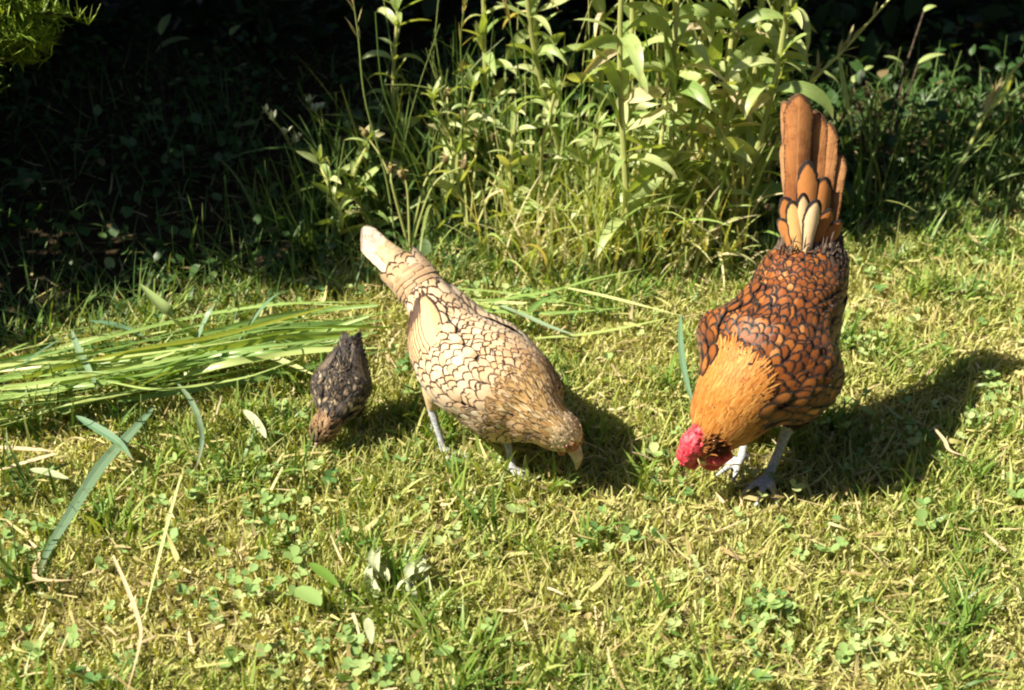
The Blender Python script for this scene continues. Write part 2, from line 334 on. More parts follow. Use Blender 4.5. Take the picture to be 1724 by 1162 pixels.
def build_lawn():
    mb = MB(); ms = MB(); mt = MB(); mc = MB()
    core = lambda x, y: (y < edge(x) + rng.normal(0, 0.02, len(x)))
    # mown blades
    for n, box, ws in ((118000, (-0.78, 0.82, 0.66, 1.72), 1.0), (26000, (-2.2, 2.2, 0.1, 1.85), 1.8)):
        B = scatter(n, *box, core)
        if ws > 1:
            keep = ~((np.abs(B[:, 0]) < 0.77) & (B[:, 1] > 0.67)); B = B[keep]
        k = len(B); g = greenness(B[:, 0], B[:, 1])
        Lh = rng.uniform(0.011, 0.028, k) * (1 + 0.30 * np.clip(g, -0.8, 1))
        r = np.clip(rng.normal(0.52, 0.15, k) - 0.20 * g, 0, 1)
        blades(mb, B, rng.uniform(0, 6.28, k), Lh * (1.2 if ws > 1 else 1), rng.uniform(0.0012, 0.0029, k) * ws, np.abs(rng.normal(0.35, 0.35, k)), rng.uniform(0, 1.1, k), 3, 0.9, rnd=r, twist=rng.normal(0, 0.7, k), tipw=0.3)
    # thatch: dry clippings lying in the sward
    for n, box, ws in ((6500, (-0.78, 0.82, 0.66, 1.72), 1.0), (2500, (-2.2, 2.2, 0.1, 1.85), 1.8)):
        B = scatter(n, *box, core); k = len(B)
        B[:, 2] += rng.uniform(0.004, 0.021, k)
        blades(ms, B, rng.uniform(0, 6.28, k), rng.uniform(0.006, 0.030, k), rng.uniform(0.0012, 0.0032, k) * ws, rng.normal(1.40, 0.28, k), rng.normal(0, 0.5, k), 3, 1.4, rnd=rng.random(k), twist=rng.normal(0, 1.0, k), tipw=0.5)
    # taller tufts
    T = scatter(620, -0.95, 0.95, 0.6, 1.74, lambda x, y: (y < edge(x) + 0.02) & (greenness(x, y) + rng.normal(0, 0.35, len(x)) > 0.25))
    idx = np.repeat(np.arange(len(T)), rng.integers(9, 26, len(T))); k = len(idx)
    B = T[idx].copy(); B[:, :2] += rng.normal(0, 0.009, (k, 2))
    sz = rng.uniform(0.7, 1.3, len(T))[idx]
    blades(mt, B, rng.uniform(0, 6.28, k), rng.uniform(0.022, 0.050, k) * sz, rng.uniform(0.0020, 0.0042, k), np.abs(rng.normal(0.35, 0.25, k)), rng.uniform(0.1, 1.3, k), 4, 0.9,
           rnd=np.clip(rng.normal(0.45, 0.2, len(T))[idx] + rng.normal(0, 0.14, k), 0, 1), twist=rng.normal(0, 0.5, k))
    # clover and small broad leaves
    def leafy(T, per, spread, rr):
        idx = np.repeat(np.arange(len(T)), per); k = len(idx)
        B = T[idx].copy(); B[:, :2] += rng.normal(0, spread, (k, 2)); z = rng.uniform(0.008, 0.024, k)
        B[:, 2] += z; r = rng.uniform(*rr, k) * rng.uniform(0.7, 1.25, k); a0 = rng.uniform(0, 6.28, k); tilt = rng.uniform(0, 0.75, k); ta = rng.uniform(0, 6.28, k)
        rr_ = np.clip(rng.normal(0.5, 0.22, len(T))[idx] + rng.normal(0, 0.15, k), 0, 1)
        for j in range(3):
            a = a0 + j * 2.094 + rng.normal(0, 0.15, k)
            th = 1.571 - 0.45 + rng.normal(0, 0.25, k) + 1.2 * tilt * np.cos(a - ta)
            t = np.linspace(0, 1, 5); prof = np.array([0.12, 0.75, 1.0, 0.9, 0.42])
            blades_leaflet(mc, B, a, r, th, prof, rr_)
    def blades_leaflet(mb_, B, az, L, th, prof, r):
        S = len(prof) - 1; k = len(B)
        dirv = np.stack([np.sin(th) * np.cos(az), np.sin(th) * np.sin(az), np.cos(th)], -1)
        side = np.stack([-np.sin(az), np.cos(az), 0 * az], -1); nr = np.cross(dirv, side)
        t = np.linspace(0, 1, S + 1)
        P = B[:, None] + dirv[:, None] * (L[:, None] * t[None])[..., None] - nr[:, None] * 0
        w = (L * 0.46)[:, None] * prof[None]
        G = np.stack([P + side[:, None] * (x * w)[..., None] + np.array([0, 0, 1]) * (0.22 * abs(x) * w)[..., None] for x in (-1, 0, 1)], 2)
        A = np.zeros(G.shape); A[..., 0] = np.array([-1, 0, 1]); A[..., 1] = t[None, :, None]; A[..., 2] = r[:, None, None]
        mb_.grid(G, A)
    pat = lambda x, y: (y < edge(x)) & (n2(x, y, 2.6, 21) + 0.35 * n2(x, y, 9, 22) + rng.normal(0, 0.3, len(x)) - 0.55 * (y - 0.9) > 0.12)
    leafy(scatter(190, -0.9, 0.9, 0.6, 1.6, pat), 7, 0.016, (0.0045, 0.0085))
    leafy(scatter(650, -0.9, 0.9, 0.6, 1.65, lambda x, y: y < edge(x)), 1, 0.0, (0.005, 0.010))
    tag(mb.build('lawn_grass', M['lawn']), 'short mown yellow green lawn grass', 'grass', kind='stuff')
    tag(ms.build('dry_clippings', M['straw']), 'dry straw coloured clippings lying through the lawn', 'clippings', kind='stuff')
    tag(mt.build('grass_tufts', M['tuft']), 'longer green tufts standing out of the lawn', 'grass', kind='stuff')
    tag(mc.build('clover', M['clover']), 'small round clover leaves growing through the lawn', 'clover', kind='stuff')
build_lawn()

# ---------------------------------------------------------------- hedge and shrub that keep the back of the bed dark
def leaf_cloud(mb, P, size, rnd_c=0.5):
    k = len(P)
    blades(mb, P, rng.uniform(0, 6.28, k), rng.uniform(0.6, 1.3, k) * size, rng.uniform(0.4, 0.6, k) * size, rng.uniform(0.2, 2.2, k), rng.uniform(-0.3, 0.9, k), 3, fold=0.25, rnd=np.clip(rng.normal(rnd_c, 0.25, k), 0, 1), lance=True, twist=rng.normal(0, 0.8, k))

def build_hedge():
    root = empty('hedge', (0, 2.4, 0), 'tall dense dark leafy hedge filling the shaded back of the bed', 'hedge')
    n = 34000
    P = np.stack([rng.uniform(-2.6, 2.8, n * 3), rng.uniform(2.02, 2.75, n * 3), rng.uniform(0.0, 1.55, n * 3)], -1)
    front = 2.10 + 0.09 * n2(P[:, 0], P[:, 2], 1.4, 31) + 0.05 * n2(P[:, 0], P[:, 2], 4, 32)
    top = 1.38 + 0.10 * n2(P[:, 0], P[:, 1], 1.2, 33)
    dens = np.clip(0.35 + 0.6 * (n2(P[:, 0] + P[:, 1], P[:, 2] - P[:, 1], 3.0, 34) + 0.5), 0.12, 1)
    P = P[(P[:, 1] > front) & (P[:, 2] < top) & (rng.random(len(P)) < dens)][:n]
    k = 40000; q = np.stack([rng.uniform(-2.8, 2.6, k), rng.uniform(1.72, 2.4, k), rng.uniform(0.36, 1.6, k)], -1)     # unseen boughs added above the bed to block the sky
    q = q[(q[:, 1] > 1.84 + 0.06 * n2(q[:, 0], q[:, 2], 1.5, 36)) & ((q[:, 0] < -0.25) | (q[:, 1] > 1.95) | (q[:, 2] > 0.75))]
    P = np.concatenate([P, q])
    Q = []                                     # unseen hedge walls added on three sides to cut the sky fill
    for (x0, x1, y0, y1, h, k) in ((2.3, 3.0, -2.6, 2.8, 2.6, 11000), (-3.4, 3.0, -2.9, -2.2, 2.6, 12000), (-3.6, -2.9, -2.6, 2.8, 2.0, 9000)):
        q = np.stack([rng.uniform(x0, x1, k), rng.uniform(y0, y1, k), rng.uniform(0, h, k)], -1); Q.append(q)
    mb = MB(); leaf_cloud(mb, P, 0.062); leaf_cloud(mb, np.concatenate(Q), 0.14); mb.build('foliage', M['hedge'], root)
    mb = MB()
    for k in range(46):
        x = rng.uniform(-2.5, 2.7); y = rng.uniform(2.25, 2.6); p = [np.array([x, y, 0.0])]
        for j in range(4): p.append(p[-1] + np.array([rng.normal(0, 0.07), rng.normal(0, 0.05), rng.uniform(0.25, 0.36)]))
        mb.tube(catmull(p, 12), np.linspace(0.012, 0.003, 12), 6)
    mb.build('branches', M['bark'], root)

def feathery(mb, ms, p0, d0, L, depth, w=0.0022):
    """a feathery spray: axis with side sprigs of fine needles"""
    d0 = np.asarray(d0, float); d0 /= np.linalg.norm(d0)
    n = 8; P = [np.asarray(p0, float)]; d = d0.copy()
    for k in range(n):
        d = d + rng.normal(0, 0.08, 3) + np.array([0, 0, -0.015]); d /= np.linalg.norm(d); P.append(P[-1] + d * L / n)
    P = np.array(P); ms.tube(P, np.linspace(0.0016 * (depth + 1), 0.0006, n + 1), 4)
    if depth == 0:
        k = 34; tpos = rng.uniform(0.05, 1, k); B = np.stack([np.interp(tpos * n, np.arange(n + 1), P[:, c]) for c in range(3)], -1)
        blades(mb, B, rng.uniform(0, 6.28, k), rng.uniform(0.012, 0.026, k), w, rng.uniform(0.2, 1.9, k), rng.normal(0, 0.4, k), 2, rnd=rng.random(k))
        return
    for k in range(11):
        f = rng.uniform(0.12, 1.0); b = np.array([np.interp(f * n, np.arange(n + 1), P[:, c]) for c in range(3)])
        dd = d0 + rng.normal(0, 0.65, 3); feathery(mb, ms, b, dd, L * rng.uniform(0.28, 0.5), depth - 1, w)

def build_shrub():
    """feathery shrub left of the frame: one lit spray reaches into the top left corner"""
    root = empty('feathery_shrub', (-1.0, 1.8, 0), 'bright green feathery shrub reaching into the top left corner above the dark bed', 'shrub')
    mb = MB(); ms = MB(); md = MB()
    for k in range(26):                        # main limbs
        x = rng.uniform(-1.55, -0.85); y = rng.uniform(1.5, 2.25)
        top = 0.55 + 1.1 * np.clip((y - 1.45) / 0.5, 0, 1) + rng.uniform(-0.1, 0.1)
        p = catmull([(x, y, 0), (x + rng.normal(0, 0.04), y, top * 0.5), (x + rng.normal(0, 0.1), y + rng.normal(0, 0.06), top)], 9)
        ms.tube(p, np.linspace(0.012, 0.003, 9), 5)
    n = 21000
    P = np.stack([rng.uniform(-1.75, -0.55, n * 3), rng.uniform(1.14, 2.35, n * 3), rng.uniform(0.02, 1.7, n * 3)], -1)
    yq = P[:, 1] + 0.14 + 0.04 * n2(P[:, 0], P[:, 2], 3, 44)
    hgt = 0.66 + 1.15 * np.clip((yq - 1.50) / 0.45, 0, 1) - np.clip((1.5 - yq) * 1.5, 0, 1) + 0.08 * n2(P[:, 0], P[:, 1], 2, 41)
    hgt = np.minimum(hgt, hgt - 0.9 * (P[:, 0] + 0.86) * (P[:, 0] > -0.86))
    right = -0.80 + 0.06 * n2(P[:, 1], P[:, 2], 2.5, 42) + 0.10 * np.clip((P[:, 1] - 1.75) / 0.4, 0, 1)
    dens = np.clip(0.6 + 0.6 * n2(P[:, 0] + P[:, 2], P[:, 1], 2.4, 43), 0.25, 1)
    P = P[(P[:, 2] < hgt) & (P[:, 0] < right) & (rng.random(len(P)) < dens)][:n]
    leaf_cloud(md, P, 0.06)
    for k in range(10):
        a = at(rng.uniform(-90, -30), rng.uniform(10, 140), rng.uniform(1.34, 1.41))
        b = at(rng.uniform(25, 60), rng.uniform(-25, 45), rng.uniform(1.34, 1.41))
        feathery(mb, ms, a, b - a, np.linalg.norm(b - a), 1)
    p = catmull([(-0.95, 1.48, 0.1), (-0.80, 1.42, 0.22), at(-80, 80, 1.38)], 8); ms.tube(p, np.linspace(0.008, 0.003, 8), 5)
    mb.build('feathery_sprays', M['fern'], root); md.build('foliage', M['hedge'], root); ms.build('branches', M['bark'], root)

build_hedge(); build_shrub()

# ---------------------------------------------------------------- undergrowth of the bed
def build_undergrowth():
    mb = MB(); n = 14000
    B = scatter(n, -1.5, 1.6, 1.2, 2.25, lambda x, y: y > edge(x) - 0.015 + rng.normal(0, 0.02, len(x)))
    d = B[:, 1] - edge(B[:, 0]); B[:, 2] += rng.uniform(0.004, 0.09, n) * np.clip(0.3 + d * 3, 0.3, 1)
    keep = rng.random(n) < np.clip(0.25 + 0.7 * (n2(B[:, 0], B[:, 1], 3.0, 51) + 0.3) + 0.2 * (B[:, 0] > .38), 0.08, 1); B = B[keep]; k = len(B)
    sz = rng.uniform(0.010, 0.026, k) * np.where(B[:, 0] < -.15, .8, 1.0)
    blades(mb, B, rng.uniform(0, 6.28, k), sz, sz * rng.uniform(0.5, 0.85, k), rng.uniform(0.5, 1.7, k), rng.uniform(0, 0.8, k), 4, fold=0.2, rnd=np.clip(rng.normal(0.45, 0.25, k), 0, 1), lance=True, twist=rng.normal(0, 0.4, k))
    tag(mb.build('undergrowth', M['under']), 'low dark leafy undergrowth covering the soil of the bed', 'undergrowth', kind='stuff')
    mb = MB(); k = 3800
    B = scatter(k, -1.3, 1.4, 1.2, 2.1, lambda x, y: y > edge(x) - 0.02)
    blades(mb, B, rng.uniform(0, 6.28, k), rng.uniform(0.02, 0.10, k), rng.uniform(0.0014, 0.003, k), np.abs(rng.normal(0.5, 0.45, k)), rng.uniform(0, 1.4, k), 4, rnd=np.clip(rng.normal(0.4, 0.25, k), 0, 1))
    k = 2600; B = scatter(k, -1.0, 1.0, 1.25, 1.75, lambda x, y: np.abs(y - edge(x)) < 0.09)
    blades(mb, B, rng.uniform(0, 6.28, k), rng.uniform(0.025, 0.075, k), rng.uniform(0.0014, 0.0028, k), np.abs(rng.normal(0.4, 0.35, k)), rng.uniform(0, 1.3, k), 4, rnd=np.clip(rng.normal(0.5, 0.25, k), 0, 1))
    k = 1500; B = scatter(k, -1.3, 1.4, 1.25, 2.1, lambda x, y: (y > edge(x) - 0.05) & ((x > -.1) | (rng.random(len(x)) < .35))); B[:, 2] += rng.uniform(0.002, 0.012, k)
    ms = MB(); blades(ms, B, rng.uniform(0, 6.28, k), rng.uniform(0.012, 0.06, k), rng.uniform(0.001, 0.003, k), rng.normal(1.5, 0.15, k), rng.normal(0, 0.4, k), 3, rnd=rng.random(k))
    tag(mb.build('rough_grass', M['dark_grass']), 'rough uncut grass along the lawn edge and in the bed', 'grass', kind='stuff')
    tag(ms.build('leaf_litter', M['straw']), 'dead straw and litter lying on the soil of the bed', 'litter', kind='stuff')
build_undergrowth()

# ---------------------------------------------------------------- upright leafy plants of the bed
def leafy_plant(base, top, leafL, gap, label, dead=0, name='leafy_plant', leafW=0.20, start=0.10, seed=0, rr=0.45):
    r_ = np.random.default_rng(100 + seed)
    base = np.asarray(base, float); top = np.asarray(top, float)
    root = empty(name, base, label, 'plant', 'leafy plants in the sunlit bed')
    mid = (base + top) / 2 + np.array([r_.normal(0, 0.02), r_.normal(0, 0.015), 0])
    P = catmull([base, mid, top], 24); Ls = np.linalg.norm(np.diff(P, axis=0), axis=1).sum()
    ms = MB(); ms.tube(P, np.linspace(0.0042, 0.0018, 24), 8, r_.uniform(0.2, 0.9)); ms.build('stem', M['plant_stem'], root)
    ml = MB(); k = max(6, int(Ls / gap)); tt = np.linspace(start, 1.0, k) + r_.normal(0, 0.008, k); tt = np.clip(tt, 0, 1)
    reps = np.repeat(tt, 3); k = len(reps)
    B = np.stack([np.interp(reps * 23, np.arange(24), P[:, c]) for c in range(3)], -1)
    az = np.arange(k) * 2.1 + np.repeat(np.arange(k // 3) * 1.9, 3)[:k] + r_.normal(0, 0.35, k)
    L = leafL * r_.uniform(0.6, 1.25, k) * np.clip(1.35 - 0.7 * reps, 0.5, 1.1)
    blades(ml, B, az, L, L * leafW * r_.uniform(0.8, 1.25, k), r_.uniform(0.25, 1.2, k), r_.uniform(-0.3, 2.4, k), 8, fold=0.35,
           rnd=np.clip(r_.normal(rr + .1, 0.2, k), 0, 0.93), lance=True, twist=r_.normal(0, 0.9, k))
    j = 5 + int(4 * r_.random())                # young leaves at the tip
    blades(ml, np.repeat(top[None], j, 0), r_.uniform(0, 6.28, j), leafL * r_.uniform(0.3, 0.6, j), leafL * 0.12, r_.uniform(0.1, 0.6, j), r_.uniform(0, 0.8, j), 6, fold=0.4, rnd=r_.uniform(0.3, 0.7, j), lance=True)
    if dead:
        j = dead; tq = r_.uniform(0.05, 0.45, j); B = np.stack([np.interp(tq * 23, np.arange(24), P[:, c]) for c in range(3)], -1)
        blades(ml, B, r_.uniform(0, 6.28, j), leafL * r_.uniform(0.6, 1.0, j), leafL * 0.16, r_.uniform(1.2, 1.8, j), r_.uniform(0.5, 1.5, j), 7, fold=0.6, rnd=np.ones(j), lance=True, twist=r_.normal(0, 1, j))
    ml.build('leaves', M['plant_leaf'], root)

def B0(px, py): return gz(px, py, 0.0)
LP = [  # base pixel on the soil, top as (px, height), leaf length, gap, label
    ((1062, 452), (1060, 0.62, 0.03), 0.068, 0.036, 'thick pale stemmed leafy plant rising straight in the middle of the sunlit bed', 2),
    ((1128, 410), (1142, 0.58, 0.05), 0.072, 0.034, 'broad leaved plant with drooping pale leaves just right of the thick straight stem', 4),
    ((1190, 395), (1205, 0.60, 0.02), 0.078, 0.033, 'leafy plant with big curled silvery leaves left of the rooster tail', 5),
    ((1225, 420), (1270, 0.52, 0.03), 0.070, 0.040, 'leafy plant leaning right beside the rooster tail', 2),
    ((1150, 340), (1160, 0.66, 0.02), 0.064, 0.030, 'tall leafy plant in the second row behind the drooping pale leaves', 1),
    ((1010, 360), (1000, 0.64, 0.04), 0.060, 0.034, 'leafy plant behind and left of the thick straight stem', 1),
    ((1265, 330), (1300, 0.62, 0.03), 0.066, 0.032, 'leafy plant standing behind the tip of the rooster tail', 1),
    ((1090, 300), (1100, 0.70, 0.03), 0.060, 0.030, 'tall leafy plant at the back between two straight stems', 0),
    ((1210, 290), (1235, 0.70, 0.02), 0.060, 0.030, 'leafy plant furthest back above the rooster tail', 0),
    ((1035, 400), (1022, 0.50, 0.04), 0.060, 0.034, 'shorter leafy plant in front of the thick straight stem on its left', 2),
    ((1165, 380), (1175, 0.48, 0.03), 0.074, 0.034, 'front plant with wide curled leaves between the drooping and the silvery ones', 3),
    ((1250, 370), (1262, 0.56, 0.03), 0.072, 0.034, 'leafy plant with long striped leaves just left of the rooster tail tip', 2),
    ((640, 405), (625, 0.12, 0.02), 0.050, 0.016, 'low broad leaved weed in half shade above the tip of the hen tail', 1),
    ((720, 385), (735, 0.16, 0.02), 0.055, 0.018, 'dull green leafy weed between the two groups of withered heads', 1),
    ((790, 395), (800, 0.18, 0.02), 0.055, 0.020, 'half lit leafy weed at the left end of the pale grass', 1),
    ((560, 415), (545, 0.10, 0.02), 0.045, 0.016, 'small leafy weed in the shade left of the hen tail tip', 0),
    ((690, 330), (680, 0.24, 0.02), 0.055, 0.022, 'taller shaded leafy weed behind the withered heads', 0),
    ((820, 320), (815, 0.34, 0.02), 0.055, 0.024, 'thin leafy plant at the dark left border of the lit bed', 0),
    ((880, 425), (868, 0.17, 0.02), 0.045, 0.022, 'low leafy seedling at the lawn edge right behind the hen back', 1),
    ((935, 430), (930, 0.20, 0.02), 0.048, 0.024, 'low leafy plant in the pale grass left of the thick straight stem', 1),
    ((1010, 440), (1000, 0.16, 0.02), 0.046, 0.022, 'short pale leaved plant at the foot of the thick straight stem', 2),
    ((1100, 430), (1112, 0.22, 0.02), 0.055, 0.026, 'short leafy plant below the drooping pale leaves', 2),
    ((1160, 435), (1168, 0.18, 0.02), 0.052, 0.024, 'low curled leafy plant behind the dead flower stalk', 2),
    ((1215, 430), (1232, 0.22, 0.02), 0.056, 0.026, 'short leafy plant touching the left edge of the rooster tail', 2),
    ((1265, 400), (1285, 0.26, 0.02), 0.056, 0.026, 'leafy plant half hidden by the rooster tail', 1),
    ((960, 330), (935, 0.60, 0.02), 0.052, 0.030, 'slender leafy plant among the tall grass left of the bed', 1),
    ((905, 300), (880, 0.62, 0.02), 0.046, 0.028, 'small leaved dark plant at the left end of the sunlit bed', 0),
    ((1300, 300), (1345, 0.60, 0.04), 0.058, 0.034, 'rightmost leafy plant leaning over the dark gap', 1),
]
for q, (bp, tp, lL, gap, lab, dead) in enumerate(LP):
    b = B0(*bp); t = b + np.array([(tp[0] - bp[0]) / 1450.0, tp[2], tp[1]])
    leafy_plant(b, t, lL, gap, lab, dead, seed=q)

# ---------------------------------------------------------------- clumps of uncut grass
def grass_clump(px, py, n, hgt, spread, wid, m, label, lean=(0.0, 0.0), seed=0, rr=0.5, group='clumps of long grass in the bed', bend=1.2):
    r_ = np.random.default_rng(200 + seed); b = B0(px, py)
    root = empty('grass_clump', b, label, 'grass clump', group)
    B = np.column_stack([b[0] + r_.normal(0, spread, n), b[1] + r_.normal(0, spread * 0.6, n), np.zeros(n)])
    mb = MB(); az = r_.uniform(0, 6.28, n)
    if lean[1]: az = np.where(r_.random(n) < lean[1], lean[0] + r_.normal(0, 0.5, n), az)
    blades(mb, B, az, hgt * r_.uniform(0.45, 1.1, n), wid * r_.uniform(0.7, 1.3, n), np.abs(r_.normal(0.14, 0.14, n)), np.abs(r_.normal(bend * 0.5, bend * 0.5, n)), 9, 0.8,
           rnd=np.clip(r_.normal(rr, 0.2, n), 0, 1), twist=r_.normal(0, 0.7, n), fold=0.25)
    mb.build('grass_leaves', m, root)
    k = max(3, n // 14); ms = MB()
    for j in range(k):
        p0 = B[j]; a = r_.uniform(0, 6.28); h = hgt * r_.uniform(0.7, 1.15); d = np.array([np.cos(a), np.sin(a), 0]) * h * r_.uniform(0.03, 0.25)
        ms.tube(catmull([p0, p0 + d * 0.3 + [0, 0, h * 0.5], p0 + d + [0, 0, h]], 10), np.linspace(0.0008, 0.0005, 10), 5, r_.random())
    ms.build('grass_stalks', M['plant_stem'] if m is M['bed_grass'] else M['shaded_stem'], root)
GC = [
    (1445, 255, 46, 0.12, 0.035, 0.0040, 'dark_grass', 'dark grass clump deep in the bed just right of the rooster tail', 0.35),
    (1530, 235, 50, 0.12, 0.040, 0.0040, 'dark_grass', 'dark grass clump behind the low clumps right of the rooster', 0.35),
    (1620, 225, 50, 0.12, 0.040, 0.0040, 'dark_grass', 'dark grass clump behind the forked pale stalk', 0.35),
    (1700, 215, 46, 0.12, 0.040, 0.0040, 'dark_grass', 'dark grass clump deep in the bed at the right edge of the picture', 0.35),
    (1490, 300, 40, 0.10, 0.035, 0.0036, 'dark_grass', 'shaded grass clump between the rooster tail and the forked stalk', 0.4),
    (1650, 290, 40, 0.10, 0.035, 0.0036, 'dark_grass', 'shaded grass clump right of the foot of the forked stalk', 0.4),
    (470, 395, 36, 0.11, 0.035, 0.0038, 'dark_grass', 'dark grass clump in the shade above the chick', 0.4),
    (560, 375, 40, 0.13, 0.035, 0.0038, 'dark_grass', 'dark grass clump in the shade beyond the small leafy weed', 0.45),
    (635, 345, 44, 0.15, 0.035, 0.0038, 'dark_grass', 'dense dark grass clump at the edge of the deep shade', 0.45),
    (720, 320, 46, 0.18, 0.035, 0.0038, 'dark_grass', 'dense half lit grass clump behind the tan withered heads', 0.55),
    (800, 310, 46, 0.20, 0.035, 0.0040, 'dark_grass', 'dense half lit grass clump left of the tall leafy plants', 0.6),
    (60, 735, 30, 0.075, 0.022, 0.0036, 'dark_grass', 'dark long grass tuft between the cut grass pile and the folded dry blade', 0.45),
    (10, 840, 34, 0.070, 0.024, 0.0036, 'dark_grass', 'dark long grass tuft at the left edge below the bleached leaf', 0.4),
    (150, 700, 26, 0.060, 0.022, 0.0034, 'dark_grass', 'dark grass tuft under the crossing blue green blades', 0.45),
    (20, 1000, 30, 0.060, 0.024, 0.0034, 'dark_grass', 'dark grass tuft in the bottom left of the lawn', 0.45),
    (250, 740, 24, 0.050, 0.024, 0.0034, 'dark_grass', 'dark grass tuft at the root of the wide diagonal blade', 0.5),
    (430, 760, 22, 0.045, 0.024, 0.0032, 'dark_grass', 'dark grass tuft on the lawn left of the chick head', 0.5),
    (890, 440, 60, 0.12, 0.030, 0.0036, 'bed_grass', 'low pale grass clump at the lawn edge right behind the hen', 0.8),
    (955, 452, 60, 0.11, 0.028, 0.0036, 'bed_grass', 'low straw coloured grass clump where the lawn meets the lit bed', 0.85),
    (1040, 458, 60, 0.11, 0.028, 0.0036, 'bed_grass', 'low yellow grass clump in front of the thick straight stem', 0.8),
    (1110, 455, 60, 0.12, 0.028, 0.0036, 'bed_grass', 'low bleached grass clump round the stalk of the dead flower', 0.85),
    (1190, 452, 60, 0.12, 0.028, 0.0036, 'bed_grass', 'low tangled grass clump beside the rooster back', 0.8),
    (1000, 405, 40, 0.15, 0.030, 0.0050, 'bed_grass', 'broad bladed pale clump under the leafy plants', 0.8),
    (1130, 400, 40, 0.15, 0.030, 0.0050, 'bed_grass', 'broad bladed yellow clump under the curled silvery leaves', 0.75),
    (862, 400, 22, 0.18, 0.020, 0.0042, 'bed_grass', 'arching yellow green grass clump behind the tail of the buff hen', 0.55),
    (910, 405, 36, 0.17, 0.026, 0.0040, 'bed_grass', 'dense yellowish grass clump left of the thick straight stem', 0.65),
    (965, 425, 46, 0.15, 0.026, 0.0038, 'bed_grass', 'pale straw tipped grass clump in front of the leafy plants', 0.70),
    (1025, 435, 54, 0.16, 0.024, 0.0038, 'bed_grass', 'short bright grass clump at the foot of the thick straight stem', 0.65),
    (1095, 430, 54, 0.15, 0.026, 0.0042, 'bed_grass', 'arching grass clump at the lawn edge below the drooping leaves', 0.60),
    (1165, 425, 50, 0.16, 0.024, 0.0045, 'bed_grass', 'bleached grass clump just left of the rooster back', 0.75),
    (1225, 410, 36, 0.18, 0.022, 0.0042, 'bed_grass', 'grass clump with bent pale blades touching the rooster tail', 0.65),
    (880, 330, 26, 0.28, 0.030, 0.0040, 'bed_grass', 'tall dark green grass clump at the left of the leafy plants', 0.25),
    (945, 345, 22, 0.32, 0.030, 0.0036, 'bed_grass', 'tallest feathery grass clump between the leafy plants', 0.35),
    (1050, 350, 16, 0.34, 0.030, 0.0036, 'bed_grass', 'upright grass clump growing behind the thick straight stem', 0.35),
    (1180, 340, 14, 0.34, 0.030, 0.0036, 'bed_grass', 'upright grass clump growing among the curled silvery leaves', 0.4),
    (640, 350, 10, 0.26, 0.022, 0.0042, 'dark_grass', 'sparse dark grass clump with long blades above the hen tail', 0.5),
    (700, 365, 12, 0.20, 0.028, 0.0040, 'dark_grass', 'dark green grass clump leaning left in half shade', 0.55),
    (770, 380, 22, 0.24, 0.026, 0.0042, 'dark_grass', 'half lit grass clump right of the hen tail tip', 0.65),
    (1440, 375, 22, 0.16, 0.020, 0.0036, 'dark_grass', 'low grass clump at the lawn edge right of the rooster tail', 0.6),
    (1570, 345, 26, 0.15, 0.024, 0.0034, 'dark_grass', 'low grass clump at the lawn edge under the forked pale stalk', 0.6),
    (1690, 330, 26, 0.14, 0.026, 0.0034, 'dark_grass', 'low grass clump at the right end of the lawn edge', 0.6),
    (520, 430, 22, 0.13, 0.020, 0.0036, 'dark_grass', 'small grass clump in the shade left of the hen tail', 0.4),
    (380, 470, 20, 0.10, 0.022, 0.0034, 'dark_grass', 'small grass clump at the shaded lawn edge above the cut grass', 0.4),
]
for q, (px, py, n, h, sp, w, m, lab, rr) in enumerate(GC):
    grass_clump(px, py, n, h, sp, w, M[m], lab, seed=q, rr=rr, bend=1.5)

# ---------------------------------------------------------------- single stalks that stand out
def stalk(name, pts, r0, r1, m, label, cat='stalk', leaves=(), head=None, group=None):
    root = empty(name, pts[0], label, cat, group)
    mb = MB(); P = catmull(pts, 26); mb.tube(P, np.linspace(r0, r1, 26), 7, rng.random()); mb.build('stem', m, root)
    if len(leaves):
        ml = MB()
        for (path, w) in leaves: ribbon(ml, path, w, 14, rng.normal(0, 0.6), rng.uniform(0.4, 0.9), 0.3, 'leaf')
        ml.build('leaf', M['plant_leaf'], root)
    if head:
        mh = MB(); t0, n, L, w = head; n = max(n, 16); tt = rng.uniform(t0, 1, n)
        B = np.stack([np.interp(tt * 25, np.arange(26), P[:, c]) for c in range(3)], -1)
        d = P[-1] - P[-4]; az = math.atan2(d[1], d[0]); th = math.atan2(np.hypot(d[0], d[1]), d[2])
        blades(mh, B, az + rng.normal(0, 0.6, n), L * rng.uniform(0.6, 1.3, n), w, th + rng.normal(0, 0.3, n), rng.normal(0, 0.2, n), 4, fold=0.5, lance=True, rnd=rng.random(n))
        mh.build('spikelets', M['seed'], root)
    return root
# forked pale stalk at the right
stalk('grass_stalk', [gz(1583, 372), at(1600, 318, 1.62), at(1640, 230, 1.63), at(1690, 140, 1.64), at(1735, 90, 1.65)], 0.0030, 0.0016, M['plant_stem'],
      'forked pale stalk leaning right over the dark bed', 'stalk',
      leaves=[([at(1612, 285, 1.622), at(1650, 250, 1.62), at(1697, 200, 1.60)], 0.006), ([at(1665, 185, 1.635), at(1690, 165, 1.62), at(1705, 125, 1.6)], 0.010)], head=(0.55, 16, 0.03, 0.004))
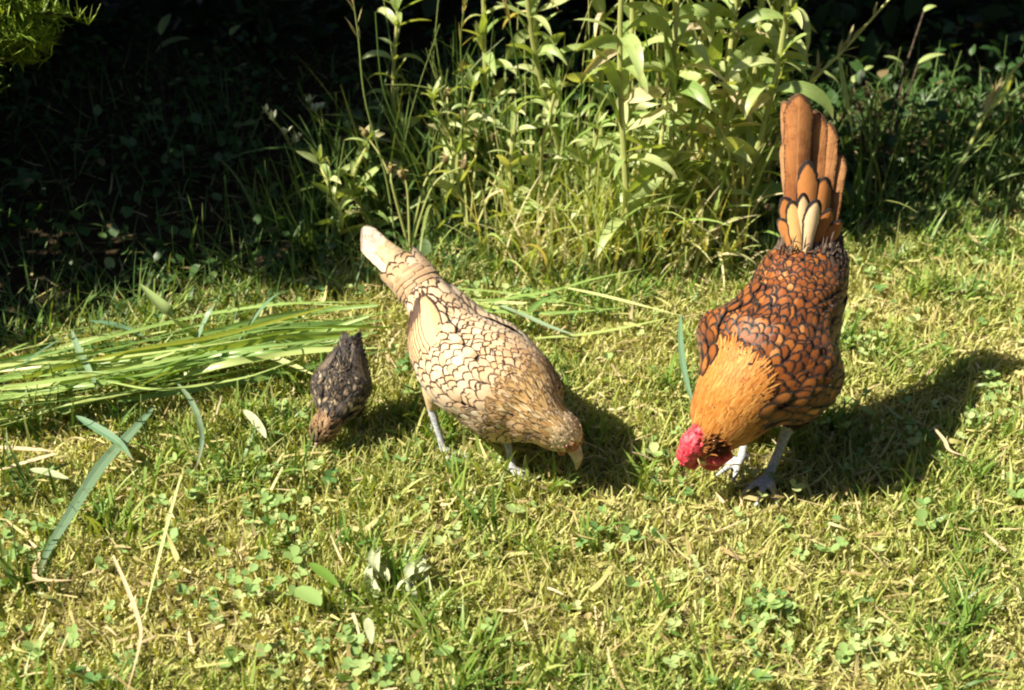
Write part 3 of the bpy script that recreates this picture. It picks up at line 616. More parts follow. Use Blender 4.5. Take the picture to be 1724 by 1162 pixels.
# diagonal stalk at the tip of the tail
stalk('grass_stalk', [B0(1215, 400), at(1275, 320, 1.58), at(1340, 170, 1.60), at(1420, 85, 1.62), at(1505, -10, 1.64)], 0.0024, 0.0014, M['plant_stem'],
      'long diagonal stalk crossing behind the tip of the rooster tail', 'stalk',
      leaves=[([at(1412, 90, 1.62), at(1424, 160, 1.60), at(1437, 236, 1.59)], 0.006), ([at(1340, 165, 1.6), at(1365, 140, 1.58), at(1386, 122, 1.57)], 0.006)], head=(0.35, 10, 0.025, 0.004))
# thin arching stalks on the left of the bed
stalk('grass_stalk', [B0(668, 420), at(650, 300, 1.52), at(615, 170, 1.52), at(603, 60, 1.52), at(590, -30, 1.52)], 0.0013, 0.0008, M['shaded_stem'], 'tall thin stalk bending left out of the shade above the hen tail', 'stalk', head=(0.72, 14, 0.03, 0.0035))
stalk('grass_stalk', [B0(775, 400), at(778, 300, 1.55), at(779, 160, 1.53), at(776, 60, 1.52), at(790, -30, 1.5)], 0.0013, 0.0008, M['shaded_stem'], 'vertical seeding stalk with a narrow head between dark and lit grass', 'stalk', head=(0.55, 22, 0.022, 0.0030))
stalk('grass_stalk', [B0(745, 410), at(700, 280, 1.54), at(655, 180, 1.54), at(640, 120, 1.54), at(632, 20, 1.54)], 0.0013, 0.0008, M['shaded_stem'], 'slender pale stalk curving up and left behind the hen', 'stalk')
stalk('grass_stalk', [B0(905, 420), at(885, 200, 1.55), at(862, 60, 1.55), at(845, -30, 1.55)], 0.0013, 0.0008, M['shaded_stem'], 'straight stalk at the left end of the lit tall grass', 'stalk', head=(0.7, 14, 0.03, 0.0035))
stalk('dead_flower', [B0(1143, 470), at(1148, 430, 1.44), at(1153, 368, 1.44), at(1154, 352, 1.44)], 0.0016, 0.0014, M['plant_stem'], 'single short stalk with a brown withered flower at the lawn edge', 'dead flower')

# weed with withered flower heads
def weed(px, py, heads, label, seed):
    b = B0(px, py); root = empty('withered_weed', b, label, 'weed', 'weeds with withered flower heads')
    ms = MB()
    for (hx, hy, Y, s) in heads:
        e = at(hx, hy, Y); m_ = (b + e) / 2 + np.array([rng.normal(0, 0.012), 0, 0.03]); P = catmull([b, m_, e], 14)
        ms.tube(P, np.linspace(0.0016, 0.0009, 14), 5, rng.random())
    ms.build('stem', M['plant_stem'], root)
    for (hx, hy, Y, s) in heads:
        e = at(hx, hy, Y); bm = bmesh.new()
        bmesh.ops.create_icosphere(bm, subdivisions=2, radius=s * 0.55)
        for v in bm.verts: v.co.z *= 1.35; v.co += Vector(rng.normal(0, s * 0.05, 3)); v.co += Vector(e)
        me = bpy.data.meshes.new('seed_head'); bm.to_mesh(me); bm.free()
        for p in me.polygons: p.use_smooth = True
        hd = link('seed_head', me, M['withered'], root)
        mp = MB(); k = 8; blades(mp, np.repeat(e[None] + [0, 0, s * 0.4], k, 0), rng.uniform(0, 6.28, k), s * rng.uniform(0.7, 1.3, k), s * 0.35, rng.uniform(0.2, 1.4, k), rng.uniform(0, 1.2, k), 4, fold=0.4, lance=True, rnd=rng.random(k))
        mp.build('dry_petals', M['seed'], hd)
weed(790, 410, [(780, 198, 1.60, 0.009), (752, 158, 1.62, 0.008), (832, 233, 1.58, 0.008), (856, 252, 1.56, 0.008), (802, 232, 1.57, 0.008)], 'weed with brown withered heads behind the hen back', 1)
weed(690, 425, [(658, 285, 1.52, 0.008), (678, 294, 1.51, 0.009), (615, 225, 1.55, 0.008), (750, 270, 1.53, 0.008), (782, 278, 1.52, 0.009)], 'weed with tan withered heads just above the hen tail', 2)

# pale flowers in the shade
def flower(px, py, heads, label):
    b = B0(px, py); root = empty('white_flower', b, label, 'flower', 'pale flowers in the shaded bed')
    ms = MB(); mp = MB()
    fork = None
    for (hx, hy, Y) in heads:
        e = at(hx, hy, Y)
        if fork is None: fork = b + (e - b) * 0.72; ms.tube(catmull([b, (b + fork) / 2 + [0.01, 0, 0.01], fork], 10), np.linspace(0.002, 0.0013, 10), 5)
        ms.tube(catmull([fork, (fork + e) / 2 + [0, 0, 0.006], e], 8), 0.0009, 5)
        k = 7; blades(mp, np.repeat(e[None], k, 0), rng.uniform(0, 6.28, k), rng.uniform(0.008, 0.016, k), rng.uniform(0.004, 0.007, k), rng.uniform(0, 0.9, k), rng.uniform(0, 0.6, k), 4, fold=0.3, lance=True, rnd=rng.random(k))
    ms.build('stem', M['plant_stem'], root); mp.build('petals', M['petal'], root)
flower(600, 330, [(522, 175, 1.62), (540, 185, 1.62), (530, 190, 1.61)], 'pale flower with two upright white buds on a leaning stem in the shade')
flower(560, 350, [(460, 205, 1.6), (480, 228, 1.6), (448, 190, 1.61), (500, 240, 1.6)], 'pale flower cluster further left in the shade')

# sun flecked weeds in the dark corner
def fleck_plant(px, py, leaves, label, Y):
    b = B0(px, py); root = empty('shade_plant', b, label, 'plant', 'plants in the dark corner of the bed')
    ms = MB(); ml = MB()
    for (lx, ly, L, w, az) in leaves:
        e = at(lx, ly, Y + rng.uniform(-0.03, 0.03)); ms.tube(catmull([b, (b + e) / 2 + [rng.normal(0, .01), 0, 0.01], e], 10), np.linspace(0.0022, 0.001, 10), 5)
        blades(ml, [e], az, L, w, 0.9, 0.7, 8, fold=0.3, lance=True, rnd=[0.55])
    ms.build('stem', M['bark'], root); ml.build('leaves', M['plant_leaf'], root)
fleck_plant(285, 250, [(270, 60, 0.05, 0.014, 1.4), (262, 88, 0.055, 0.022, 0.2), (300, 175, 0.03, 0.014, 4.6), (285, 145, 0.025, 0.012, 0.5), (232, 172, 0.014, 0.008, 2), (328, 95, 0.03, 0.008, 5.4)], 'sparse plant with a few sunlit leaves in the dark corner', 1.95)
fleck_plant(405, 260, [(400, 115, 0.018, 0.008, 0.2), (388, 60, 0.025, 0.012, 1), (396, 138, 0.016, 0.007, 3.5)], 'small plant with tiny sunlit leaf tips right of the dark corner', 1.95)
fleck_plant(1650, 330, [(1655, 310, 0.032, 0.018, 0.1), (1640, 322, 0.03, 0.018, 3.3), (1662, 300, 0.028, 0.014, 1.2)], 'three leaved seedling in the dark right of the forked stalk', 1.66)
fleck_plant(1470, 330, [(1430, 265, 0.024, 0.014, 0.2), (1545, 108, 0.04, 0.014, 0.1), (1520, 108, 0.03, 0.010, 3.0), (1436, 140, 0.018, 0.010, 1.1), (1455, 120, 0.016, 0.009, 0.4), (1555, 20, 0.02, 0.012, 0.3)], 'straggling plant with scattered leaves right of the rooster tail', 1.85)
fleck_plant(190, 520, [(188, 455, 0.022, 0.012, 2.0), (180, 485, 0.02, 0.010, 0.7), (205, 470, 0.02, 0.012, 5.5)], 'low seedling in the shade above the pile of cut grass', 1.44)

# ---------------------------------------------------------------- the swathe of long cut grass lying on the lawn
def lying(name, pxs, wid, m, label, z=0.022, roll=0.0, rnd=0.5, cat='grass blade', group=None, prof='blade', zs=None, fold=0.18, n=18):
    pts = [gz(x, y, (zs[i] if zs else z)) for i, (x, y) in enumerate(pxs)]
    mb = MB(); ribbon(mb, pts, wid, n, roll, rnd, fold, prof)
    return tag(mb.build(name, M[m]), label, cat, group)
def build_swathe():
    r_ = np.random.default_rng(77)
    flow = lambda f, x: (612 + 135 * f) + ((515 + 46 * f) - (612 + 135 * f)) * np.clip((x + 60) / 760, -.2, 1.1) - 8 * np.sin(np.pi * np.clip((x + 60) / 760, 0, 1)) * (0.3 + 0.7 * f)
    for k in range(78):
        f = r_.beta(1.3, 1.3); x0 = r_.uniform(-170, 330); x1 = min(x0 + r_.uniform(260, 620), r_.uniform(560, 725)); f2 = np.clip(f + r_.normal(0, 0.34), -.35, 1.3); bow = r_.normal(0, 15)
        pts = []
        for t in np.linspace(0, 1, 5):
            x = x0 + (x1 - x0) * t; pts.append((x, flow(f + (f2 - f) * t, x) + bow * np.sin(np.pi * t) + r_.normal(0, 2.0)))
        if r_.random() < 0.35: pts = pts[::-1]
        z0 = 0.016 + 0.05 * r_.random() ** 1.8
        lying('cut_grass_stalk', pts, r_.choice([.0024, .0034, .0044, .006, .0085]) * r_.uniform(.85, 1.1), 'cut_green', 'long cut green grass stalk lying in the loose pile across the left of the lawn', zs=[max(.012, z0 + r_.normal(0, .006)) for _ in pts], roll=r_.normal(0, 0.8), rnd=np.clip(r_.normal(0.40, 0.28), 0, 1), cat='grass stalk', group='cut grass stalks in the loose pile')
    for k in range(7):                       # thinner stalks running out behind the hen
        x0 = r_.uniform(700, 800); y0 = r_.uniform(480, 520)
        x1 = x0 + r_.uniform(150, 330); y1 = y0 + r_.uniform(-25, 45)
        lying('cut_grass_stalk', [(x0, y0), ((x0 + x1) / 2, (y0 + y1) / 2 + r_.normal(0, 8)), (x1, y1)], r_.uniform(0.003, 0.005), 'cut_green', 'thin cut grass stalk lying on the lawn just behind the back of the hen', z=r_.uniform(0.022, 0.04), roll=r_.normal(0, 0.5), rnd=r_.random(), cat='grass stalk', group='cut grass stalks behind the hen')
build_swathe()
L_ = lying
L_('cut_stalk', [(262, 683), (215, 735), (170, 785), (120, 862), (82, 925), (66, 968)], 0.0108, 'cut_blue', 'wide blue green blade lying diagonally below the pile of cut grass', z=0.032, rnd=0.6, roll=0.3, prof='leaf')
L_('cut_stalk', [(66, 930), (58, 968), (78, 977), (122, 977)], 0.004, 'dry', 'thin dry stalk end bent back under the tip of the wide blue green blade', z=0.026, rnd=0.6)
L_('cut_stalk', [(128, 700), (165, 722), (200, 745), (224, 775)], .0085, 'cut_blue', 'short blue green blade crossing the wide diagonal blade', z=0.040, rnd=0.3, roll=-0.3, prof='leaf')
L_('fallen_leaf', [(338, 572), (310, 556), (278, 525), (235, 478)], 0.028, 'clover', 'broad pointed green leaf standing up behind the pile of cut grass', zs=[0.03, 0.05, 0.075, 0.09], rnd=0.75, prof='leaf', cat='leaf', fold=0.3, roll=-0.35)
L_('cut_stalk', [(120, 556), (135, 595), (152, 628), (164, 655)], .0070, 'cut_blue', 'blue green blade lying across the left end of the cut grass pile', z=0.055, rnd=0.7, prof='leaf')
L_('cut_stalk', [(-20, 655), (30, 620), (80, 585), (122, 560)], .0085, 'cut_blue', 'dark blade rising from the left edge of the picture over the pile', zs=[0.03, 0.05, 0.06, 0.06], rnd=0.25, roll=0.4, prof='leaf')
L_('cut_stalk', [(294, 640), (318, 670), (334, 705), (340, 745), (330, 790)], .0062, 'cut_blue', 'arched blade curling down from the middle of the cut grass pile', zs=[0.04, 0.05, 0.05, 0.035, 0.02], rnd=0.75, roll=0.3, prof='leaf')
L_('cut_stalk', [(415, 594), (450, 600), (490, 614), (530, 632)], 0.0085, 'cut_green', 'pale flat blade pointing at the back of the chick', z=0.036, rnd=0.95)
L_('cut_stalk', [(318, 600), (334, 566), (350, 530), (362, 512)], .0068, 'cut_blue', 'short upright blade in the middle of the pile', zs=[0.03, 0.05, 0.07, 0.075], rnd=0.65, prof='leaf')
L_('cut_stalk', [(398, 578), (430, 535), (455, 505), (478, 488)], .0075, 'cut_blue', 'blade sticking up from the far side of the pile into the shade', zs=[0.03, 0.05, 0.06, 0.06], rnd=0.4, roll=0.4, prof='leaf')
L_('cut_stalk', [(150, 540), (190, 546), (220, 556), (252, 572)], .0070, 'cut_blue', 'blade lying in the shade just behind the pile', z=0.03, rnd=0.2, prof='leaf')
L_('cut_stalk', [(-30, 752), (40, 756), (94, 760)], 0.0055, 'dry', 'dry pinkish blade folded at the left edge of the picture', z=0.034, rnd=0.8)
L_('cut_stalk', [(94, 764), (45, 778), (-30, 800)], 0.005, 'dry', 'lower half of the folded dry blade at the left edge', z=0.032, rnd=0.95)
L_('cut_stalk', [(50, 790), (85, 797), (118, 808)], 0.009, 'bleached', 'short bleached leaf below the folded dry blade', z=0.03, rnd=0.4, prof='leaf')
L_('cut_stalk', [(410, 690), (425, 704), (440, 724), (448, 738)], 0.009, 'bleached', 'pale bleached leaf piece lying left of the chick', z=0.03, rnd=0.9, prof='leaf')
L_('cut_stalk', [(305, 800), (285, 870), (262, 960), (240, 1050)], 0.0028, 'cut_green', 'long thin yellow stalk lying down the lower left of the lawn', z=0.032, rnd=0.95)
L_('cut_stalk', [(190, 935), (212, 985), (232, 1040), (236, 1080), (214, 1165)], 0.0034, 'dry', 'dry bent stalk in the lower left of the lawn', z=0.03, rnd=0.7)
L_('cut_stalk', [(1146, 528), (1146, 575), (1152, 625), (1162, 665), (1176, 695)], 0.0062, 'cut_blue', 'narrow blue green blade hanging along the left side of the rooster', zs=[0.06, 0.055, 0.045, 0.035, 0.025], rnd=0.5, prof='leaf')
L_('cut_stalk', [(900, 570), (985, 563), (1060, 550), (1140, 532)], 0.005, 'cut_green', 'yellowish stalk lying between the hen and the rooster', z=0.034, rnd=0.65)
L_('cut_stalk', [(950, 484), (1010, 497), (1070, 512), (1148, 532)], 0.0055, 'cut_green', 'long pale blade running from the bed edge to the rooster', z=0.045, rnd=0.9)
L_('cut_stalk', [(690, 418), (720, 450), (745, 478), (800, 510)], 0.008, 'cut_blue', 'pale blue green blade lying along the far side of the hen tail', zs=[0.05, 0.05, 0.05, 0.045], rnd=0.9, prof='leaf')
L_('cut_stalk', [(830, 510), (880, 530), (930, 552), (975, 566)], 0.0065, 'cut_blue', 'pale blade lying off the hen back pointing at the rooster', z=0.04, rnd=0.85, prof='leaf')
L_('cut_stalk', [(815, 512), (870, 500), (930, 490), (1000, 470), (1085, 452)], 0.005, 'cut_green', 'curved green stalk lying across the lawn edge behind the hen', z=0.045, rnd=0.4)
L_('cut_stalk', [(890, 525), (910, 510), (932, 492)], 0.008, 'cut_green', 'short dark green blade lying beyond the hen back', z=0.04, rnd=0.1)
L_('dry_twig', [(1572, 720), (1590, 742), (1598, 758), (1625, 768)], 0.004, 'dry', 'small pale twig lying at the edge of the rooster shadow', z=0.026, rnd=0.8, cat='twig')
def crushed():
    r_ = np.random.default_rng(5)
    def strips(n, cx, cy, sx, sy, w, a0, da):
        mb = MB()
        for k in range(n):
            x, y = cx + r_.normal(0, sx), cy + r_.normal(0, sy); an = a0 + r_.normal(0, da); l = r_.uniform(18, 40); c_, s_ = l * math.cos(an), -l * .8 * math.sin(an); bx, by = r_.normal(0, 7, 2)
            ribbon(mb, [gz(x - c_, y - s_, .018), gz(x + bx, y + by, r_.uniform(.022, .034)), gz(x + c_, y + s_, r_.uniform(.016, .026))], w * r_.uniform(.5, 1.2), 14, r_.normal(0, .8), r_.random(), .5, 'leaf')
        return mb
    tag(strips(13, 638, 956, 11, 15, .0062, 1.5, .75).build('crushed_leaf', M['bleached']), 'pale crumpled tangle of crushed leaf strips in the foreground lawn', 'crushed grass')
    tag(strips(8, 692, 964, 8, 11, .0085, 1.15, .4).build('fallen_leaf', M['bleached']), 'ribbed pale fan shaped leaf beside the crumpled tangle', 'leaf')
crushed()
L_('fallen_leaf', [(520, 948), (540, 962), (556, 975), (572, 990)], 0.010, 'tuft', 'dark green leaf lying left of the crushed pale clump', z=0.03, rnd=0.3, prof='leaf', cat='leaf')
L_('fallen_leaf', [(498, 990), (515, 1000), (530, 1010), (540, 1020)], 0.016, 'clover', 'round pale green leaf below the dark leaf', z=0.028, rnd=0.45, prof='leaf', cat='leaf')
L_('fallen_leaf', [(618, 1040), (622, 1060), (626, 1085)], 0.008, 'bleached', 'narrow whitish leaf below the crushed pale clump', z=0.03, rnd=0.5, prof='leaf', cat='leaf')

# ---------------------------------------------------------------- birds
class Loft:
    """surface along a spine from tail (s=0) to head (s=1); phi=0 on the back, positive towards the bird's left"""
    def __init__(s, ctrl, M_=160, up0=(0, 0, 1)):
        P = np.array([c[0] for c in ctrl]); r = np.array([c[1:] for c in ctrl], float)
        s.P = catmull(P, M_); s.r = np.clip(catmull(r, M_), 1e-4, None); s.M = M_
        T = np.gradient(s.P, axis=0); T /= np.linalg.norm(T, axis=1)[:, None]; s.T = T
        U = np.zeros_like(T); u = np.array(up0, float)
        for i in range(M_):
            u = u - T[i] * u.dot(T[i]); u /= np.linalg.norm(u); U[i] = u
        s.U = U; s.B = np.cross(U, T)         # bird's left when looking along T with U up
        s.len = np.linalg.norm(np.diff(s.P, axis=0), axis=1).sum()
        s.cum = np.concatenate([[0], np.cumsum(np.linalg.norm(np.diff(s.P, axis=0), axis=1))]) / s.len
    def _i(s, a, t):
        x = np.interp(t, s.cum, np.arange(s.M)); i = np.clip(x.astype(int), 0, s.M - 2); f = (x - i)[..., None]
        return a[i] * (1 - f) + a[i + 1] * f
    def ev(s, t, ph, off=0.0, bump=None):
        t = np.asarray(t, float); ph = np.asarray(ph, float)
        tc = np.clip(t, 0, 1); C_, U, B, r = s._i(s.P, tc), s._i(s.U, tc), s._i(s.B, tc), s._i(s.r, tc)
        C_ = C_ + s._i(s.T, tc) * ((t - tc) * s.len)[..., None]
        c, sn = np.cos(ph), np.sin(ph); h = np.where(c > 0, r[..., 1], r[..., 2]); w = r[..., 0]
        o = np.asarray(off, float) + (bump(t, ph) if bump else 0)
        n = B * (sn / w)[..., None] + U * (c / h)[..., None]; n /= np.linalg.norm(n, axis=-1)[..., None] + 1e-9
        return C_ + B * (w * sn)[..., None] + U * (h * c)[..., None] + n * o[..., None]
    def rad(s, t): return s._i(s.r, np.clip(t, 0, 1))
    def mesh(s, bm, ns=60, nph=28):
        S, PH = np.meshgrid(np.linspace(0, 1, ns), np.linspace(0, 2 * np.pi, nph, endpoint=False), indexing='ij')
        V = s.ev(S, PH); vs = [[bm.verts.new(v) for v in row] for row in V]
        for i in range(ns - 1):
            for j in range(nph):
                bm.faces.new((vs[i][j], vs[i][(j + 1) % nph], vs[i + 1][(j + 1) % nph], vs[i + 1][j]))
        bm.faces.new(vs[0]); bm.faces.new(vs[-1][::-1])

def tube_bm(bm, pts, rad, n=10, k=16):
    P = catmull(pts, k); r = np.interp(np.linspace(0, 1, k), np.linspace(0, 1, len(rad)), rad)
    L = Loft([(p, q, q, q) for p, q in zip(P, r)], k * 2, up0=(0.3, -0.8, 0.2)); L.mesh(bm, k, n)

def remeshed(bm, voxel, smooth=4):
    me = bpy.data.meshes.new('tmp'); bmesh.ops.recalc_face_normals(bm, faces=bm.faces); bm.to_mesh(me); bm.free()
    o = bpy.data.objects.new('tmp', me); C.collection.objects.link(o)
    md = o.modifiers.new('r', 'REMESH'); md.mode = 'VOXEL'; md.voxel_size = voxel
    sm = o.modifiers.new('s', 'SMOOTH'); sm.iterations = smooth; sm.factor = 0.5
    dg = bpy.context.evaluated_depsgraph_get()
    out = bpy.data.meshes.new_from_object(o.evaluated_get(dg))
    bpy.data.objects.remove(o); bpy.data.meshes.remove(me)
    for p in out.polygons: p.use_smooth = True
    return out

YR = np.array([0, 0.2, 0.4, 0.55, 0.7, 0.82, 0.91, 0.97, 1.0])
def feathers(mb, L, s, ph, length, width, psi=0.0, off=0.001, lift=0.003, bump=None, cols=7, rnd=None, camber=0.0004, base_w=0.7, xt=0.0, fray=1.0):
    """feathers lying on loft L: base at (s,ph), pointing to the tail, psi turns them in the surface"""
    s, ph = np.broadcast_arrays(np.asarray(s, float), np.asarray(ph, float)); N = len(s)
    length, width, psi, off, lift = [np.broadcast_to(np.asarray(q, float), (N,)) for q in (length, width, psi, off, lift)]
    if rnd is None: rnd = rng.random(N)
    y = YR; hw = np.where(y < 0.5, base_w + (1 - base_w) * np.clip(y / 0.5, 0, 1) ** 0.7, np.sqrt(np.clip(1 - ((y - 0.5) / 0.5) ** 2, 0.0025, 1)))
    xs_ = np.linspace(-1, 1, cols)
    fr = np.clip((y - .45) / .55, 0, 1)[None, :, None] * fray
    a = (length[:, None] * y[None])[:, :, None] * (1 + fr * rng.normal(0, .045, (N, len(y), cols)))
    c = width[:, None, None] * 0.5 * (hw[None, :, None] * xs_[None, None, :]) * (1 + fr * rng.normal(0, .07, (N, len(y), cols)))
    cp, sp = np.cos(psi)[:, None, None], np.sin(psi)[:, None, None]
    da, dc = a * cp - c * sp, a * sp + c * cp
    e = 0.006; sm = s - 0.3 * length / L.len
    st = np.linalg.norm(L.ev(sm + e, ph) - L.ev(sm - e, ph), axis=-1) / (2 * e * L.len)
    rl = np.linalg.norm(L.ev(sm, ph + .05) - L.ev(sm, ph - .05), axis=-1) / .1
    st = np.clip(st, .75, 1.9)[:, None, None] ** 0.8; rl = np.maximum(rl, 0.004)[:, None, None]; s0 = s[:, None, None]
    S = s0 - da / L.len / st; PHI = ph[:, None, None] + dc / rl
    O = off[:, None, None] + lift[:, None, None] * y[None, :, None] ** 1.3 + camber * (1 - xs_[None, None, :] ** 2) + xt * xs_[None, None, :]
    P = L.ev(S, PHI, O, bump)
    A = np.zeros(P.shape); A[..., 0] = xs_ ; A[..., 1] = y[None, :, None]; A[..., 2] = rnd[:, None, None]
    mb.grid(P, A)

def rows(L, s_from, s_to, pitch, spacing, ph0=-np.pi, ph1=np.pi, jit=0.15):
    """base positions in staggered rows"""
    S, PH = [], []; s = s_from; k = 0
    while s >= s_to:
        r = L.rad(np.array([s]))[0]; per = np.pi * (r[0] + (r[1] + r[2]) / 2)
        p_ = pitch(s) if callable(pitch) else pitch; sp = spacing(s) if callable(spacing) else spacing
        n = max(5, int(per * (ph1 - ph0) / (2 * np.pi) / sp))
        f = (np.arange(n) + 0.5 * (k % 2) + rng.normal(0, jit, n)) / n
        PH.append(ph0 + f * (ph1 - ph0)); S.append(s + rng.normal(0, jit * p_ / L.len, n)); s -= p_ / L.len; k += 1
    return np.concatenate(S), np.concatenate(PH)

def plate(mb, base, tip, nrm, width, curl=0.0, rnd=0.5, base_w=0.35, camber=0.12, bend_side=0.0, n=22, tipround=0.35):
    """one big free feather from base to tip facing nrm; rounded tip"""
    base, tip = np.asarray(base, float), np.asarray(tip, float); d = tip - base; Lg = np.linalg.norm(d); d /= Lg
    nr = np.asarray(nrm, float); nr = nr - d * nr.dot(d); nr /= np.linalg.norm(nr); sd = np.cross(d, nr)
    y = 1 - (1 - np.linspace(0, 1, n)) ** 1.9
    hw = np.where(y < 1 - tipround, base_w + (1 - base_w) * np.clip(y / (1 - tipround), 0, 1) ** 0.6, np.clip(1 - np.clip((y - (1 - tipround)) / tipround, 0, 1) ** 2.0, 0.003, 1) ** 0.5)
    xs_ = np.linspace(-1, 1, 7)
    hw = hw * (1 + rng.normal(0, .035, n) * (y > .1)); P = base + d * (y * Lg)[:, None] + nr * (curl * Lg * y ** 2)[:, None] + sd * (bend_side * Lg * y ** 2)[:, None]
    G = P[:, None] + sd * (xs_[None, :, None] * (hw * width / 2)[:, None, None]) - nr * ((xs_ ** 2)[None, :, None] * (camber * width * hw)[:, None, None])
    ye = np.where(y < 1 - tipround, y / (1 - tipround) * 0.5, 0.5 + 0.5 * (y - (1 - tipround)) / tipround)
    A = np.zeros(G.shape); A[..., 0] = xs_; A[..., 1] = ye[:, None]; A[..., 2] = rnd
    mb.grid(G[None], A[None])

def ball(name, c, r, m, parent, sc=(1, 1, 1)):
    bm = bmesh.new(); bmesh.ops.create_uvsphere(bm, u_segments=14, v_segments=10, radius=r)
    for v in bm.verts: v.co = Vector((v.co.x * sc[0], v.co.y * sc[1], v.co.z * sc[2])) + Vector(c)
    me = bpy.data.meshes.new(name); bm.to_mesh(me); bm.free()
    for p in me.polygons: p.use_smooth = True
    return link(name, me, m, parent)

def foot_pts(ankle, heading, spread=0.55, L=0.028, back=0.014):
    out = []
    for k, a in enumerate((-spread, 0.0, spread, np.pi)):
        d = np.array([math.cos(heading + a), math.sin(heading + a), 0]); l = back if k == 3 else L * (1.15 if k == 1 else 1.0)
        g = ankle[2]
        out.append([ankle, ankle + d * l * 0.5 + [0, 0, -g * 0.45 + 0.002], ankle + d * l + [0, 0, -g + 0.003]])
    return out

def make_body(root, L, legs, m_skin, m_leg, voxel=0.0017, extra=()):
    bm = bmesh.new(); L.mesh(bm)
    segs = []
    for (hip, hock, ankle, heading, rs, fl) in legs:
        tube_bm(bm, [hip, (hip + hock) / 2, hock], [rs * 4.6, rs * 3.6, rs * 1.35])
        tube_bm(bm, [hock, (hock + ankle) / 2, ankle], [rs * 1.35, rs, rs * 1.15]); segs.append((hock, ankle))
        for t in foot_pts(ankle, heading, L=fl, back=fl * 0.5):
            tube_bm(bm, t, [rs * 0.95, rs * 0.8, rs * 0.45], 8, 9); segs += [(t[0], t[1]), (t[1], t[2])]
    for e in extra: tube_bm(bm, *e)
    me = remeshed(bm, voxel, 3); o = link('body', me, [m_skin, m_leg], root)
    co = np.empty(len(me.polygons) * 3, np.float32); me.polygons.foreach_get('center', co); co = co.reshape(-1, 3)
    dmin = np.full(len(co), 1.0)
    for a, b in segs:
        ab = b - a; t = np.clip(((co - a) @ ab) / ab.dot(ab), 0, 1); dmin = np.minimum(dmin, np.linalg.norm(co - a - t[:, None] * ab, axis=1))
    me.polygons.foreach_set('material_index', (dmin < legs[0][4] * 1.5).astype(np.int32)); me.update()
    return o

M['leg'] = noise_mat('scaly_leg', (0.30, 0.33, 0.38), (0.52, 0.52, 0.54), 420, 0.55, 0.6, 0.4, 0.0008)
M['beak'] = noise_mat('horn_beak', (0.34, 0.27, 0.22), (0.58, 0.47, 0.38), 200, 0.4, 0.1)
M['eye'] = noise_mat('eye', (0.03, 0.012, 0.006), (0.10, 0.03, 0.01), 500, 0.1, 0.0, 0.6)
M['red'] = noise_mat('comb_red', (0.36, 0.016, 0.035), (0.60, 0.09, 0.12), 300, 0.5, 0.5, 0.35, 0.001, sss=0.15)
M['face'] = noise_mat('hen_face', (0.22, 0.065, 0.03), (0.44, 0.22, 0.11), 260, 0.6, 0.5, 0.3, 0.001)
M['buffskin'] = noise_mat('hen_down', (0.50, 0.36, 0.20), (0.66, 0.52, 0.34), 160, 0.9, 0.6, 0.1)
M['fluff'] = noise_mat('dark_down', (0.022, 0.015, 0.013), (0.085, 0.058, 0.045), 200, 0.95, 0.6, 0.1)
BUFF = [(0, (0.58, 0.33, 0.15)), (0.4, (0.67, 0.45, 0.26)), (0.75, (0.71, 0.54, 0.37)), (1, (0.75, 0.63, 0.49))]
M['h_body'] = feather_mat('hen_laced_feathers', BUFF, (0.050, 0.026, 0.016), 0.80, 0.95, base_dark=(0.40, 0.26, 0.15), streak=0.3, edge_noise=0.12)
M['h_neck'] = feather_mat('hen_hackle', [(0, (0.56, 0.32, 0.11)), (0.6, (0.70, 0.47, 0.21)), (1, (0.78, 0.62, 0.38))], (0.09, 0.045, 0.022), 0.52, 0.95, edge_amt=0.85, streak=0.25, edge_noise=0.22)
M['h_head'] = feather_mat('hen_head_feathers', [(0, (0.60, 0.40, 0.20)), (1, (0.80, 0.66, 0.46))], None, 0, 1, streak=0.35)
M['h_tail'] = feather_mat('hen_tail_feathers', [(0, (0.66, 0.50, 0.36)), (1, (0.80, 0.70, 0.60))], (0.10, 0.06, 0.04), 0.92, 1.0, streak=0.3, edge_amt=0.7, shaft=(0.62, 0.42, 0.28))
M['h_wing'] = feather_mat('hen_flight_feathers', [(0, (0.58, 0.35, 0.17)), (0.7, (0.68, 0.48, 0.29)), (1, (0.78, 0.68, 0.58))], (0.060, 0.030, 0.018), 0.82, 0.95, streak=0.25, shaft=(0.68, 0.5, 0.3))
RUST = [(0, (0.13, 0.031, 0.006)), (0.5, (0.23, 0.066, 0.011)), (0.85, (0.35, 0.128, 0.026)), (1, (0.46, 0.21, 0.07))]
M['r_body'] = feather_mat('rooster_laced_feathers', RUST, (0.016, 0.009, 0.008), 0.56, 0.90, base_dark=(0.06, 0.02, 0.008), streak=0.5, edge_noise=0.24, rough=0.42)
M['r_hack'] = feather_mat('rooster_hackle', [(0, (0.30, 0.095, 0.014)), (0.5, (0.45, 0.175, 0.030)), (1, (0.56, 0.28, 0.075))], None, 0, 1, streak=0.3, rough=0.5)
M['r_face'] = feather_mat('rooster_face', [(0, (0.22, 0.075, 0.015)), (0.6, (0.38, 0.15, 0.030)), (1, (0.50, 0.23, 0.05))], None, 0, 1, streak=0.3)
M['r_fluff'] = noise_mat('tail_fluff', (0.05, 0.036, 0.03), (0.17, 0.125, 0.10), 200, 0.95, 0.4, 0.1)
M['r_down'] = feather_mat('rump_down', [(0, (0.030, 0.018, 0.014)), (0.6, (0.075, 0.050, 0.040)), (1, (0.20, 0.145, 0.115))], None, 0, 1, streak=.5, rough=.9)
